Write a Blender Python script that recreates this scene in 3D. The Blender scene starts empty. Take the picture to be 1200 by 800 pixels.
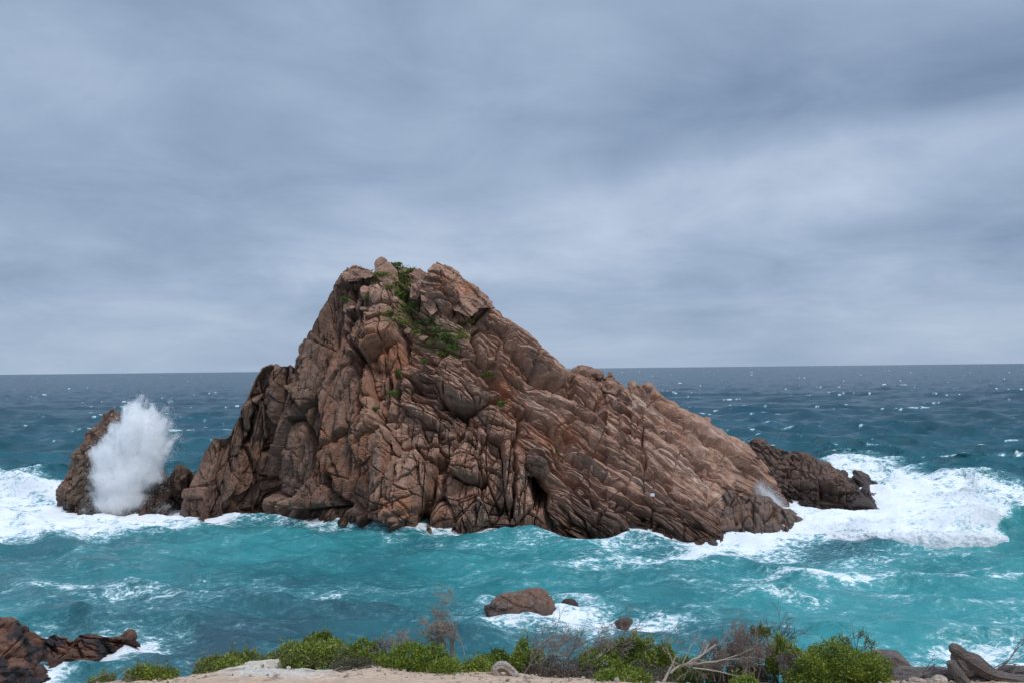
import bpy, math, random
import numpy as np
import bmesh
R = math.radians
rng = np.random.default_rng(7)
random.seed(7)
scene = bpy.context.scene
COL = scene.collection
V = np.array

# ------------------------------------------------------------------ camera
H = 20.0
FOC = 1000.0                       # focal length in photo pixels (1200 wide)
PITCH = math.atan(0.0318)
ROLL = 0.0108
F = V([0, math.cos(PITCH), math.sin(PITCH)])
U0 = V([0, -math.sin(PITCH), math.cos(PITCH)])
R0 = V([1.0, 0, 0])
CR = math.cos(ROLL) * R0 - math.sin(ROLL) * U0
CU = math.sin(ROLL) * R0 + math.cos(ROLL) * U0
CAM = V([0, 0, H])

def ray(px, py):
    px = np.asarray(px, float); py = np.asarray(py, float)
    return F + ((px - 600) / FOC)[..., None] * CR + ((400 - py) / FOC)[..., None] * CU

def at(px, py, d):                 # point seen at (px, py), d metres out to sea
    r = ray(px, py)
    return CAM + r * (np.asarray(d, float) / r[..., 1])[..., None]

def on_sea(px, py, z=0.0):
    r = ray(px, py)
    return CAM + r * ((z - H) / r[..., 2])[..., None]

def proj(P):
    q = P - CAM
    w = q @ F
    return 600 + FOC * (q @ CR) / w, 400 - FOC * (q @ CU) / w

cam_d = bpy.data.cameras.new('camera')
cam = bpy.data.objects.new('camera', cam_d)
COL.objects.link(cam)
from mathutils import Matrix, Vector
M = Matrix.Identity(4)
for i in range(3):
    M[i][0], M[i][1], M[i][2], M[i][3] = CR[i], CU[i], -F[i], CAM[i]
cam.matrix_world = M
cam_d.sensor_width = 36
cam_d.lens = 36 * FOC / 1200
cam_d.clip_start = 0.5
cam_d.clip_end = 200000
scene.camera = cam

# ------------------------------------------------------------------ noise
_p = np.random.default_rng(11).permutation(256)
PERM = np.concatenate([_p, _p, _p])
_g = np.random.default_rng(12).normal(size=(256, 3))
GRAD = _g / np.linalg.norm(_g, axis=1)[:, None]

def perlin(x, y, z):
    x, y, z = np.broadcast_arrays(x, y, z)
    xi, yi, zi = np.floor(x).astype(int), np.floor(y).astype(int), np.floor(z).astype(int)
    xf, yf, zf = x - xi, y - yi, z - zi
    xi &= 255; yi &= 255; zi &= 255
    u, v, w = (t * t * t * (t * (t * 6 - 15) + 10) for t in (xf, yf, zf))
    def g(a, b, c):
        h = PERM[PERM[PERM[(xi + a) & 255] + ((yi + b) & 255)] + ((zi + c) & 255)]
        gr = GRAD[h]
        return gr[..., 0] * (xf - a) + gr[..., 1] * (yf - b) + gr[..., 2] * (zf - c)
    def L(a, b, t): return a + t * (b - a)
    x00 = L(g(0,0,0), g(1,0,0), u); x10 = L(g(0,1,0), g(1,1,0), u)
    x01 = L(g(0,0,1), g(1,0,1), u); x11 = L(g(0,1,1), g(1,1,1), u)
    return L(L(x00, x10, v), L(x01, x11, v), w) * 1.5

def fbm(x, y, z, octaves=5, gain=0.5, ridged=False):
    s = 0; a = 1.0; t = 0
    for o in range(octaves):
        n = perlin(x + 17.3 * o, y + 5.1 * o, z + 9.7 * o)
        if ridged: n = 1 - 2 * np.abs(n)
        s = s + a * n; t += a; a *= gain
        x, y, z = x * 2.03, y * 2.03, z * 2.03
    return s / t

def hash2(i, j, k):
    h = (i * 374761393 + j * 668265263 + k * 1274126177) & 0x7fffffff
    h = ((h ^ (h >> 13)) * 1274126177) & 0x7fffffff
    h = h ^ (h >> 16)
    h = (h * 1103515245 + 12345) & 0x7fffffff
    return ((h >> 7) & 0xffff) / 65535.0

def voronoi(a, b, seed, jit=0.9):
    ia, ib = np.floor(a).astype(np.int64), np.floor(b).astype(np.int64)
    f1 = np.full(a.shape, 9.0); f2 = np.full(a.shape, 9.0)
    ca = np.zeros_like(ia); cb = np.zeros_like(ia)
    da = np.zeros_like(a); db = np.zeros_like(a)
    for i in (-1, 0, 1):
        for j in (-1, 0, 1):
            x, y = ia + i, ib + j
            pa = x + 0.5 + jit * (hash2(x, y, seed) - 0.5)
            pb = y + 0.5 + jit * (hash2(x, y, seed + 1) - 0.5)
            d = np.hypot(a - pa, b - pb)
            m = d < f1
            f2 = np.where(m, f1, np.minimum(f2, d))
            f1 = np.where(m, d, f1)
            ca = np.where(m, x, ca); cb = np.where(m, y, cb)
            da = np.where(m, a - pa, da); db = np.where(m, b - pb, db)
    r = [hash2(ca, cb, seed + 10 + k) for k in range(4)]
    return f1, f2 - f1, da, db, r

def sstep(x, a, b):
    t = np.clip((x - a) / (b - a), 0, 1)
    return t * t * (3 - 2 * t)

def facets(u, v, ang, L, W, seed, warp=0.13, crack=0.6, cw=0.045):
    """Jointed blocks: each cell a tilted plane at its own level, a gap between cells. About -1..1."""
    wx = fbm(u / (L * 1.3), v / (L * 1.3), seed * 1.7, 3) * warp * W * 2.2
    wy = fbm(u / (L * 1.3) + 40, v / (L * 1.3), seed * 1.7, 3) * warp * W * 2.2
    u = u + wx; v = v + wy
    c, s = math.cos(R(ang)), math.sin(R(ang))
    a = (u * c + v * s) / L; b = (-u * s + v * c) / W
    f1, e, da, db, r = voronoi(a, b, seed)
    h = (r[0] - 0.5) * 1.45 + da * (r[1] - 0.5) * 2.2 + db * (r[2] - 0.5) * 2.6
    k = np.exp(-(e / cw) ** 2)
    return h - crack * k * (0.35 + 1.1 * r[3])

# ------------------------------------------------------------------ mesh helpers
def new_mesh(name, verts, faces, mat=None, smooth=True):
    me = bpy.data.meshes.new(name)
    verts = np.asarray(verts, dtype=np.float32)
    faces = np.asarray(faces, dtype=np.int32)
    n = faces.shape[1]
    me.vertices.add(len(verts)); me.vertices.foreach_set('co', verts.ravel())
    me.loops.add(faces.size); me.loops.foreach_set('vertex_index', faces.ravel())
    me.polygons.add(len(faces))
    me.polygons.foreach_set('loop_start', np.arange(0, faces.size, n, dtype=np.int32))
    me.polygons.foreach_set('loop_total', np.full(len(faces), n, dtype=np.int32))
    me.polygons.foreach_set('use_smooth', np.full(len(faces), smooth))
    me.update(calc_edges=True)
    if mat: me.materials.append(mat)
    return me

def set_col(me, name, rgb):
    at_ = me.attributes.new(name, 'FLOAT_COLOR', 'POINT')
    d = np.ones((len(rgb), 4), np.float32); d[:, :3] = rgb
    at_.data.foreach_set('color', d.ravel())

def set_float(me, name, val):
    at_ = me.attributes.new(name, 'FLOAT', 'POINT')
    at_.data.foreach_set('value', np.asarray(val, np.float32).ravel())

def link(name, me, parent=None):
    o = bpy.data.objects.new(name, me); COL.objects.link(o)
    if parent: o.parent = parent
    return o

def tag(o, label, cat, group=None, kind=None):
    if label: o['label'] = label
    if cat: o['category'] = cat
    if group: o['group'] = group
    if kind: o['kind'] = kind
    return o

def thing(name, label, cat, loc=(0, 0, 0), group=None):
    o = bpy.data.objects.new(name, None); COL.objects.link(o)
    o.location = [float(c) for c in loc]
    o.empty_display_size = 0.3
    return tag(o, label, cat, group)

def grid_faces(nr, nc):
    i = np.arange(nr - 1)[:, None] * nc + np.arange(nc - 1)[None, :]
    i = i.ravel()
    return np.stack([i, i + 1, i + nc + 1, i + nc], 1)

# ------------------------------------------------------------------ materials
def mat(name):
    m = bpy.data.materials.new(name); m.use_nodes = True
    nt = m.node_tree
    return m, nt, nt.nodes, nt.links, nt.nodes['Principled BSDF']

def nd(N, t, **k):
    n = N.new(t)
    for a, b in k.items():
        if a.startswith('i_'):
            n.inputs[a[2:].replace('_', ' ')].default_value = b
        else: setattr(n, a, b)
    return n

def math_node(N, L, op, a, b=None, clamp=False):
    n = N.new('ShaderNodeMath'); n.operation = op; n.use_clamp = clamp
    for k, x in enumerate((a, b)):
        if x is None: continue
        if isinstance(x, (int, float)): n.inputs[k].default_value = x
        else: L.new(x, n.inputs[k])
    return n.outputs[0]

def noise_node(N, L, vec, scale, detail=5, rough=0.55, dist=0.0):
    n = N.new('ShaderNodeTexNoise')
    n.inputs['Scale'].default_value = scale; n.inputs['Detail'].default_value = detail
    n.inputs['Roughness'].default_value = rough; n.inputs['Distortion'].default_value = dist
    L.new(vec, n.inputs['Vector'])
    return n.outputs['Fac']

def map_range(N, L, x, a, b, c=0.0, d=1.0, smooth=False):
    n = N.new('ShaderNodeMapRange')
    if smooth: n.interpolation_type = 'SMOOTHSTEP'
    L.new(x, n.inputs['Value'])
    for k, q in zip(('From Min', 'From Max', 'To Min', 'To Max'), (a, b, c, d)): n.inputs[k].default_value = q
    return n.outputs['Result']

def mul_color(N, L, col, fac):
    n = N.new('ShaderNodeMix'); n.data_type = 'RGBA'; n.blend_type = 'MULTIPLY'
    n.inputs[0].default_value = 1.0
    L.new(col, n.inputs[6])
    comb = N.new('ShaderNodeCombineColor')
    for k in range(3): L.new(fac, comb.inputs[k])
    L.new(comb.outputs[0], n.inputs[7])
    return n.outputs[2]

def rock_material(name, scale=1.0, bump=0.06):
    m, nt, N, L, P = mat(name)
    tc = N.new('ShaderNodeTexCoord').outputs['Object']
    col = nd(N, 'ShaderNodeAttribute', attribute_name='col').outputs['Color']
    wet = nd(N, 'ShaderNodeAttribute', attribute_name='wet').outputs['Fac']
    n1 = noise_node(N, L, tc, 1.1 * scale, 8, 0.68)
    n2 = noise_node(N, L, tc, 7.0 * scale, 6, 0.7)
    f1 = map_range(N, L, n1, 0.3, 0.72, 0.6, 1.42)
    f2 = map_range(N, L, n2, 0.3, 0.7, 0.6, 1.42)
    c = mul_color(N, L, mul_color(N, L, col, f1), f2)
    L.new(c, P.inputs['Base Color'])
    L.new(map_range(N, L, wet, 0, 1, 0.88, 0.38), P.inputs['Roughness'])
    P.inputs['Specular IOR Level'].default_value = 0.35
    hsum = math_node(N, L, 'ADD', math_node(N, L, 'MULTIPLY', n1, .2), math_node(N, L, 'MULTIPLY', n2, 0.45))
    b = N.new('ShaderNodeBump'); b.inputs['Strength'].default_value = 0.9
    b.inputs['Distance'].default_value = bump * 6
    L.new(hsum, b.inputs['Height']); L.new(b.outputs[0], P.inputs['Normal'])
    return m

M_ROCK = rock_material('granite')
M_ROCK_SMALL = rock_material('shore_granite', 2.2, 0.03)

def simple(name, color, rough=0.8, noise_scale=None, amt=0.4, bump=None):
    m, nt, N, L, P = mat(name)
    P.inputs['Roughness'].default_value = rough
    P.inputs['Specular IOR Level'].default_value = 0.3
    rgb = N.new('ShaderNodeRGB'); rgb.outputs[0].default_value = (*color, 1)
    tc = N.new('ShaderNodeTexCoord').outputs['Object']
    n = noise_node(N, L, tc, noise_scale or 5, 6, 0.65)
    L.new(mul_color(N, L, rgb.outputs[0], map_range(N, L, n, 0.3, 0.7, 1 - amt, 1 + amt)), P.inputs['Base Color'])
    if bump:
        b = N.new('ShaderNodeBump'); b.inputs['Distance'].default_value = bump
        L.new(n, b.inputs['Height']); L.new(b.outputs[0], P.inputs['Normal'])
    return m

def attr_mat(name, rough=0.6, trans=0.0, spec=0.3):
    m, nt, N, L, P = mat(name)
    col = nd(N, 'ShaderNodeAttribute', attribute_name='col').outputs['Color']
    tc = N.new('ShaderNodeTexCoord').outputs['Object']
    n = noise_node(N, L, tc, 30, 3, 0.6)
    c = mul_color(N, L, col, map_range(N, L, n, 0.3, 0.7, 0.75, 1.25))
    L.new(c, P.inputs['Base Color'])
    P.inputs['Roughness'].default_value = rough
    P.inputs['Specular IOR Level'].default_value = spec
    if trans:
        t = N.new('ShaderNodeBsdfTranslucent'); L.new(c, t.inputs['Color'])
        mx = N.new('ShaderNodeMixShader'); mx.inputs[0].default_value = trans
        L.new(P.outputs[0], mx.inputs[1]); L.new(t.outputs[0], mx.inputs[2])
        L.new(mx.outputs[0], N['Material Output'].inputs['Surface'])
    return m
M_LEAF = attr_mat('leaves', 0.55, 0.25)
M_WOOD = attr_mat('weathered_wood', 0.85)

# ------------------------------------------------------------------ rock shells
PINK = V([0.435, 0.255, 0.176]); BROWN = V([0.285, 0.166, 0.116]); DARK = V([0.082, 0.056, 0.045])
ORANGE = V([0.40, 0.165, 0.082]); GREY = V([0.215, 0.168, 0.142]); PALE = V([0.60, 0.455, 0.365])

def mix(a, b, t): return a + (b - a) * t[..., None]

WATERLINES = []          # (polyline xy, strength, reach) for the foam that fringes each rock

def shell(ridge, water, nc, nt, nb, back, hexp=1.25, zlow=-1.5, key0=None, key1=None):
    """Loft from a waterline (px, py, key) up to a skyline (px, py, distance) keyed by px, and down the back."""
    ridge = V(ridge, float); water = V(water, float)
    k0 = ridge[0, 0] if key0 is None else key0
    k1 = ridge[-1, 0] if key1 is None else key1
    s = np.linspace(k0, k1, nc)
    P = at(s, np.interp(s, ridge[:, 0], ridge[:, 1]), np.interp(s, ridge[:, 0], ridge[:, 2]))
    Wp = on_sea(np.interp(s, water[:, 2], water[:, 0]), np.interp(s, water[:, 2], water[:, 1]))
    P[:, 2] = np.maximum(P[:, 2], 0.02)
    jag = np.minimum(1, np.minimum(np.arange(nc), nc - 1 - np.arange(nc)) / (.08 * nc))
    jag = jag * (1.5 * fbm(s / 17, 0 * s, 3.1, 3) + .3)
    tt = np.linspace(0, 1, nt)[:, None]
    z = zlow + (P[None, :, 2] - zlow) * tt
    wt = (0 - zlow) / (P[:, 2] - zlow)                      # where the front meets the water
    he = np.interp(s, *zip(*hexp))[None, :] if isinstance(hexp, list) else hexp
    h = np.where(tt < wt, 0, (np.clip((tt - wt) / (1 - wt + 1e-6), 0, 1)) ** he)
    h = h + np.where(tt < wt, (tt - wt) * 0.10, 0)
    x = Wp[None, :, 0] + (P[None, :, 0] - Wp[None, :, 0]) * h
    y = Wp[None, :, 1] + (P[None, :, 1] - Wp[None, :, 1]) * h
    y = y + jag[None, :] * np.clip(1 - z / 4.0, 0, 1) ** 2
    front = np.stack([x, y, z], -1)
    tb = np.linspace(0, 1, nb + 1)[1:, None]
    bk = np.interp(s, *zip(*back)) if isinstance(back, list) else np.full(nc, back)
    zb = P[None, :, 2] + (zlow - P[None, :, 2]) * tb ** 1.3
    yb = P[None, :, 1] + bk[None, :] * tb ** 0.8
    backp = np.stack([np.repeat(P[None, :, 0], nb, 0) + (yb - P[None, :, 1]) * (P[None, :, 0] / P[None, :, 1]), yb, zb], -1)
    G = np.concatenate([front, backp], 0)
    u, v = proj(G)
    vr = v[nt - 1]
    for j in range(nb):
        v[nt + j] = vr - (j + 1) / nb * bk * 9.0
        u[nt + j] = u[nt - 1]
    du = np.gradient(G, axis=1); dv = np.gradient(G, axis=0)
    nrm = np.cross(du, dv)
    nrm /= np.linalg.norm(nrm, axis=-1)[..., None] + 1e-9
    for _ in range(12):                                     # smooth the normals
        q = nrm.copy()
        q[1:-1] = (nrm[:-2] + nrm[1:-1] * 2 + nrm[2:]) / 4
        q[:, 1:-1] = (q[:, :-2] + q[:, 1:-1] * 2 + q[:, 2:]) / 4
        nrm = q
    nrm /= np.linalg.norm(nrm, axis=-1)[..., None] + 1e-9
    WATERLINES.append(Wp[:, :2])
    return G, nrm, u, v, s

def true_waterline(G, nt):
    up = G[:nt, :, 2] > .05
    j = np.where(up.any(0), up.argmax(0), nt - 1)
    WATERLINES[-1] = G[j, np.arange(G.shape[1]), :2]

def wet_dark(G, col, top=1.6, seed=3.0):
    n = fbm(G[..., 0] * .35, G[..., 1] * .35, G[..., 2] * .8 + seed, 4)
    w = 1 - sstep(G[..., 2] + n * 1.6, top * 0.35, top * 1.25)
    return mix(col, col * V([0.36, 0.34, 0.33]), w * 0.92), w

def poly_dist(u, v, pts):
    """Distance to a polyline and the signed side (positive: right-hand/below when drawn left to right)."""
    best = np.full(u.shape, 1e9); side = np.zeros(u.shape)
    for (x0, y0), (x1, y1) in zip(pts[:-1], pts[1:]):
        dx, dy = x1 - x0, y1 - y0
        t = np.clip(((u - x0) * dx + (v - y0) * dy) / (dx * dx + dy * dy + 1e-9), 0, 1)
        d = np.hypot(u - x0 - t * dx, v - y0 - t * dy)
        c = dx * (v - y0) - dy * (u - x0)
        m = d < best
        best = np.where(m, d, best); side = np.where(m, np.sign(c), side)
    return best, side

def finish_shell(name, G, mat_, col, wet, parent=None):
    nr, nc = G.shape[:2]
    me = new_mesh(name, G.reshape(-1, 3), grid_faces(nr, nc), mat_, smooth=False)
    set_col(me, 'col', np.clip(col.reshape(-1, 3), 0, 1)); set_float(me, 'wet', wet)
    return link(name, me, parent)

# --- the great rock
RIDGE = [(209,608,117.2),(213,590,117.4),(222,570,117.6),(232,548,118),(240,526,118),(250,512,118),(262,511,118),(270,503,118),(278,490,118),(287,468,118),
 (297,445,118),(306,429,118),(318,424,118),(330,428,118.4),(338,425,118.6),(346,427,119),(352,405,119.3),(360,388,119.6),(370,370,120),(380,352,120.3),
 (388,340,120.5),(394,330,120.7),(403,319,121),(414,314,121),(425,316,121),(437,318,121),(441,312,121),(446,309,121),(454,310,121),(464,314,121),(480,314,120.5),
 (492,315,120),(501,320,119.2),(507,313,118.4),(512,307,118),(520,310,118),(530,316,118),(545,327,118),(556,335,118),(566,345,118),(576,354,118),(579,361,118),
 (590,366,118),(602,376,118),(607,379,118),(620,387,118),(632,399,118),(638,408,118),(650,418,118),(660,427,118.2),(667,434,118.6),(672,431,119.5),(680,429,120),
 (692,430,120.5),(700,435,121),(709,441,121),(713,438,121),(722,445,121.3),(733,451,121.6),(736,448,121.7),(741,444,122),(747,449,122),(756,448,122.4),(768,453,123),
 (780,465,123.5),(792,471,124),(800,477,124.5),(815,485,125.3),(828,490,126),(837,498,126.5),(850,504,127),(862,511,127.5),(878,521,128),(890,535,128),(905,553,128),(925,588,127.5)]
WATER = [(209,609,209),(235,614,240),(262,612,262),(290,605,290),(312,603,312),(334,612,334),(350,617,350),(390,619,390),(440,626,440),(478,630,478),(520,628,520),
 (560,630,560),(600,630,600),(645,630,645),(690,634,690),(715,635,715),(750,630,750),(800,632,800),(834,635,830),(852,632,850),(868,620,864),(876,597,880),(898,591,905),(925,589,925)]
CRACKS = [  # points, half width px, depth m, undercut m (positive side recessed), reach px
 ([(337,427),(329,465),(318,506),(308,530)],2.4,1.3,0.4,14), ([(303,470),(293,506),(284,534)],1.8,1.1,.3,10), ([(350,462),(354,492),(365,525),(364,545)],2.4,1.5,.6,10),
 ([(368,553),(343,586),(330,606)],2,1.0,-.5,10), ([(386,560),(392,578),(402,592)],4,1.5,.5,8), ([(268,505),(266,530),(275,552)],1.5,.7,.3,8),
 ([(300,556),(322,562),(318,600)],1.4,.6,.3,8), ([(282,575),(268,610)],1.4,.6,.3,8), ([(404,374),(408,391),(416,410),(418,432),(422,462)],2.4,1.5,-.5,10),
 ([(414,420),(418,434)],5,2.2,0,8), ([(470,384),(472,421),(466,436),(463,470)],2.6,1.8,.3,10), ([(455,445),(447,480),(441,502),(438,535),(436,585),(438,624)],2.6,2.0,.5,12),
 ([(420,425),(419,461),(428,480)],2.4,1.3,.4,8), ([(513,539),(510,555),(504,574),(496,596),(492,622)],4.5,2.9,.4,12), ([(486,520),(499,531),(514,542)],2,1.2,-.4,8),
 ([(530,554),(543,561),(562,567),(567,560)],2.2,1.2,1.5,14), ([(518,540),(525,524),(535,512),(548,505),(573,516),(590,530),(601,552),(602,585),(598,607)],1.8,1.0,-.7,12),
 ([(565,508),(566,540),(565,566),(560,607)],1.3,.7,.25,8), ([(548,515),(566,524),(586,535)],1.1,.5,.2,8), ([(566,545),(600,556)],1.2,.5,.2,8), ([(562,584),(600,596)],1.2,.5,.3,8),
 ([(530,473),(545,480),(562,476),(581,466)],3.0,1.8,1.2,12), ([(521,455),(524,470),(548,486),(546,500)],1.6,.8,.4,8), ([(548,426),(566,434),(583,448),(604,476)],3.2,1.7,-1.0,12),
 ([(608,470),(608,502),(603,559),(600,602)],2.0,1.2,-.4,10), ([(622,562),(630,568),(640,582),(637,600),(648,624)],3.4,3.0,0,10), ([(629,566),(636,582)],7,4.6,0,10),
 ([(604,476),(622,476),(646,495),(669,523),(674,536),(694,545),(713,553)],2.4,1.6,1.1,16), ([(712,553),(737,572),(765,589),(790,600)],1.8,1.0,.8,14),
 ([(650,520),(664,552),(690,570),(720,582)],1.6,.8,.4,10), ([(674,600),(690,622),(716,596),(740,586)],1.7,1.0,.4,10), ([(705,470),(707,493),(720,515),(744,532),(756,542)],1.7,1.0,.5,10),
 ([(754,480),(754,534),(756,574)],1.4,.7,.2,8), ([(742,592),(763,617)],1.3,.6,.2,7), ([(727,583),(750,623)],1.3,.6,.2,7), ([(765,593),(765,622)],1.5,.8,.3,7), ([(795,600),(800,630)],1.4,.7,.3,7),
 ([(590,394),(602,412),(614,428),(628,437),(646,445),(664,459)],2.4,1.5,1.3,13), ([(626,437),(648,446)],3.5,1.2,.5,8), ([(586,398),(578,424)],1.8,1.0,.3,8),
 ([(668,438),(668,466),(680,480)],1.4,.7,.2,8), ([(690,470),(700,484),(708,464),(709,498)],1.3,.7,.2,7), ([(625,415),(627,432)],1.3,.6,.2,6), ([(724,476),(728,494),(742,504)],1.3,.7,.2,7),
 ([(640,470),(672,488),(700,498)],1.1,.6,.4,9), ([(656,500),(684,520),(716,536)],1.1,.6,.4,9), ([(722,470),(760,500),(790,520),(812,540),(838,560),(872,580)],1.6,1.0,.8,12),
 ([(792,505),(812,512),(822,526),(850,545),(876,574)],2.2,1.2,.9,10), ([(770,476),(800,500)],1.2,.6,.3,8), ([(770,556),(790,578),(812,590)],2.4,1.3,.6,8), ([(800,585),(830,590),(846,580)],2,1.0,.5,8),
 ([(492,346),(511,356),(515,368)],1.6,1.0,.5,8), ([(524,339),(515,348),(530,360),(548,373)],1.4,.8,.4,8), ([(534,343),(548,368)],1.0,.5,.2,6), ([(404,362),(420,365),(440,358),(456,360)],2.2,1.1,.8,8),
 ([(500,322),(492,345),(490,362)],2.4,1.5,.8,10), ([(430,400),(444,402)],3.2,1.3,.3,5), ([(577,357),(560,374),(580,384),(600,400)],1.6,.8,.5,9), ([(560,376),(552,400),(560,414),(580,440)],1.8,1.0,.4,9),
 ([(346,428),(356,450),(352,465)],1.8,1.0,.4,9), ([(396,345),(384,390),(380,440),(372,500)],1.8,.8,.4,10), ([(400,470),(392,520),(398,560)],1.3,.7,.3,8), ([(480,440),(500,452),(520,470)],1.5,.8,.6,9),
 ([(480,462),(505,474),(528,496)],1.5,.8,.6,9), ([(478,486),(500,500),(516,508)],1.3,.7,.5,8), ([(472,436),(468,470),(462,500)],1.6,.9,.3,8), ([(460,520),(470,545),(466,600)],1.3,.7,.3,8),
 ([(640,540),(652,552),(668,556),(674,568)],2.0,1.0,.5,7), ([(655,590),(668,600),(668,625)],1.4,.7,.3,7)]
BUMPS = [  # centre, half length, half width, angle deg, height m
 (444,402,30,25,70,1.9),(312,470,48,11,106,1.1),(340,500,52,11,104,.7),(285,500,40,11,112,.7),(238,570,30,24,100,.8),(325,580,24,14,95,.7),(410,400,34,8,78,.7),(430,540,60,10,92,.6),
 (480,570,44,22,100,1.3),(400,530,60,18,95,.6),(520,450,46,17,28,1.0),(500,485,30,12,22,.9),(548,540,22,22,70,.9),(548,550,22,10,15,.9),(580,560,34,14,80,.4),(531,340,40,22,42,1.3),
 (610,405,44,14,42,1.2),(590,415,26,11,105,.8),(636,432,34,9,38,.9),(692,541,25,6,33,1.4),(655,498,30,6,38,.7),(632,540,18,15,70,1.5),(627,530,12,4,20,.6),(630,545,12,4,20,.6),(634,556,10,4,20,.5),
 (660,590,20,22,80,.7),(715,610,32,16,160,.8),(700,500,60,14,36,.5),(760,520,60,18,40,.5),(810,540,70,16,42,.5),(840,520,60,10,32,.7),(720,452,13,6,10,1.2),(685,434,14,6,10,.6),
 (470,610,26,12,10,.7),(405,605,28,12,10,.6),(350,600,20,16,90,.6),(545,600,26,26,90,.3),(430,335,16,12,60,.5)]
SINK = [(472,345,26,9,80,-1.3),(510,388,34,9,35,-1.0),(634,574,14,14,90,-1.4),(500,590,26,8,110,-.9),(462,455,20,5,90,-.6),(330,470,50,4,104,-.4)]

def great_disp(u, v, G):
    wn = 2.2
    uw = u + fbm(u / 16, v / 16, 3.3, 4) * wn; vw = v + fbm(u / 16, v / 16, 7.7, 4) * wn
    D = np.zeros(u.shape); CV = np.zeros(u.shape)
    for cx, cy, a, b, ang, h in BUMPS + SINK:
        c, s = math.cos(R(ang)), math.sin(R(ang))
        x, y = uw - cx, vw - cy
        q = ((x * c + y * s) / a) ** 2 + ((-x * s + y * c) / b) ** 2
        D += h * np.where(q < 1, np.sqrt(np.clip(1 - q, 0, 1)), 0) if h > 0 else h * np.exp(-q * 1.2)
    wr = sstep(u - (560 + (v - 400) * 0.40), -14, 14)                       # right flank: beds dip to the right
    wl = 1 - sstep(u - (425 - (v - 450) * 0.05), -22, 22)                   # left ribs
    wc = np.clip(1 - wr - wl, 0, 1)
    up = (1 - sstep(v, 470, 520)) * sstep(u, 455, 485)                      # gently dipping beds in the upper middle
    layers = 0
    for k, (L, W, A) in enumerate(((100, 34, 1.7), (44, 15, .72), (17, 6.5, .16), (8, 3.4, .07))):
        sd = 31 + 17 * k
        fr = facets(u, v, 35 + (k % 2) * 4 - 2, L * 1.9, W * .85, sd)
        fl = facets(u, v, 104 - (k % 2) * 8, L, W * 1.1, sd + 5)
        fc = facets(u, v, 94 + (k % 2) * 14, L * .8, W * 1.25, sd + 9)
        fu = facets(u, v, 24 + (k % 2) * 8, L * .7, W * .8, sd + 13)
        fcu = fc * (1 - up) + fu * up
        layers = layers + A * (fr * wr * (.62 if L > 30 else .75) + fl * wl + fcu * wc)
    D += layers
    uc = uw + fbm(u / 30, v / 30, 13.3, 3) * 9; vc = vw + fbm(u / 30, v / 30, 27.7, 3) * 9
    cvar = .55 + 1.0 * sstep(fbm(u / 26, v / 26, 41.1, 3), -.25, .3)
    for pts, w, dep, cut, reach in CRACKS:
        xs = [p[0] for p in pts]; ys = [p[1] for p in pts]
        m = (u > min(xs) - 60) & (u < max(xs) + 60) & (v > min(ys) - 60) & (v < max(ys) + 60)
        if not m.any(): continue
        d, s = poly_dist(uc[m], vc[m], pts)
        dd = -dep * 1.6 * np.where(dep >= 3, 1.5, cvar[m]) * np.exp(-(d / (w * 1.1)) ** (4 if dep >= 3 else 2))
        sd = np.sign(cut)
        dd += np.where(s * sd > 0, -abs(cut) * np.exp(-d / reach), 0.25 * abs(cut) * np.exp(-d / reach))
        if dep >= 3: CV[m] = np.maximum(CV[m], -dd)
        else: D[m] += dd
    X, Y, Z = G[..., 0], G[..., 1], G[..., 2]
    for L, W, A, sd in ((110, 7, .34, 301), (50, 3.2, .12, 331)):
        bd = facets(u, v, 36, L, W, sd, .5) * wr + facets(u, v, 103, L, W * 1.1, sd + 3, .5) * wl
        bd = bd + (facets(u, v, 95, L * .8, W * 1.4, sd + 7, .5) * (1 - up) + facets(u, v, 26, L * .7, W, sd + 9, .5) * up) * wc
        D += A * bd
    def joints(ang, L, W, sd, cw, dep):
        c, s = math.cos(R(ang)), math.sin(R(ang))
        wx = 2.0 * fbm(u / 60, v / 60, sd * .7, 3)
        a = (u * c + v * s) / L; b = (-u * s + v * c + wx) / W
        f1, e, da, db, r = voronoi(a, b, sd, .8)
        return -dep * np.exp(-(e / cw) ** 2) * (.2 + 1.2 * r[0]) + (r[1] - .5) * .5
    D += (joints(35, 170, 15, 401, .05, 1.5) + joints(34, 110, 7.5, 405, .06, .5) + .55 * joints(84, 70, 46, 409, .025, 1.0)) * wr
    D += (joints(104, 130, 17, 411, .05, 1.2) + joints(101, 60, 8, 415, .07, .28)) * wl
    D += ((joints(95, 110, 22, 421, .045, 1.2) + .6 * joints(20, 60, 34, 425, .03, .8)) * (1 - up) + joints(24, 80, 10, 431, .06, .9) * up) * wc
    D += 0.5 * fbm(X * .16, Y * .16, Z * .16, 4)
    D += 0.08 * fbm(X * .9, Y * .9, Z * .9, 4, .6)
    D += 0.07 * fbm(X * 2.2, Y * 2.2, Z * 2.2, 3, .6)
    return D, CV, wr, wl, wc

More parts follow.
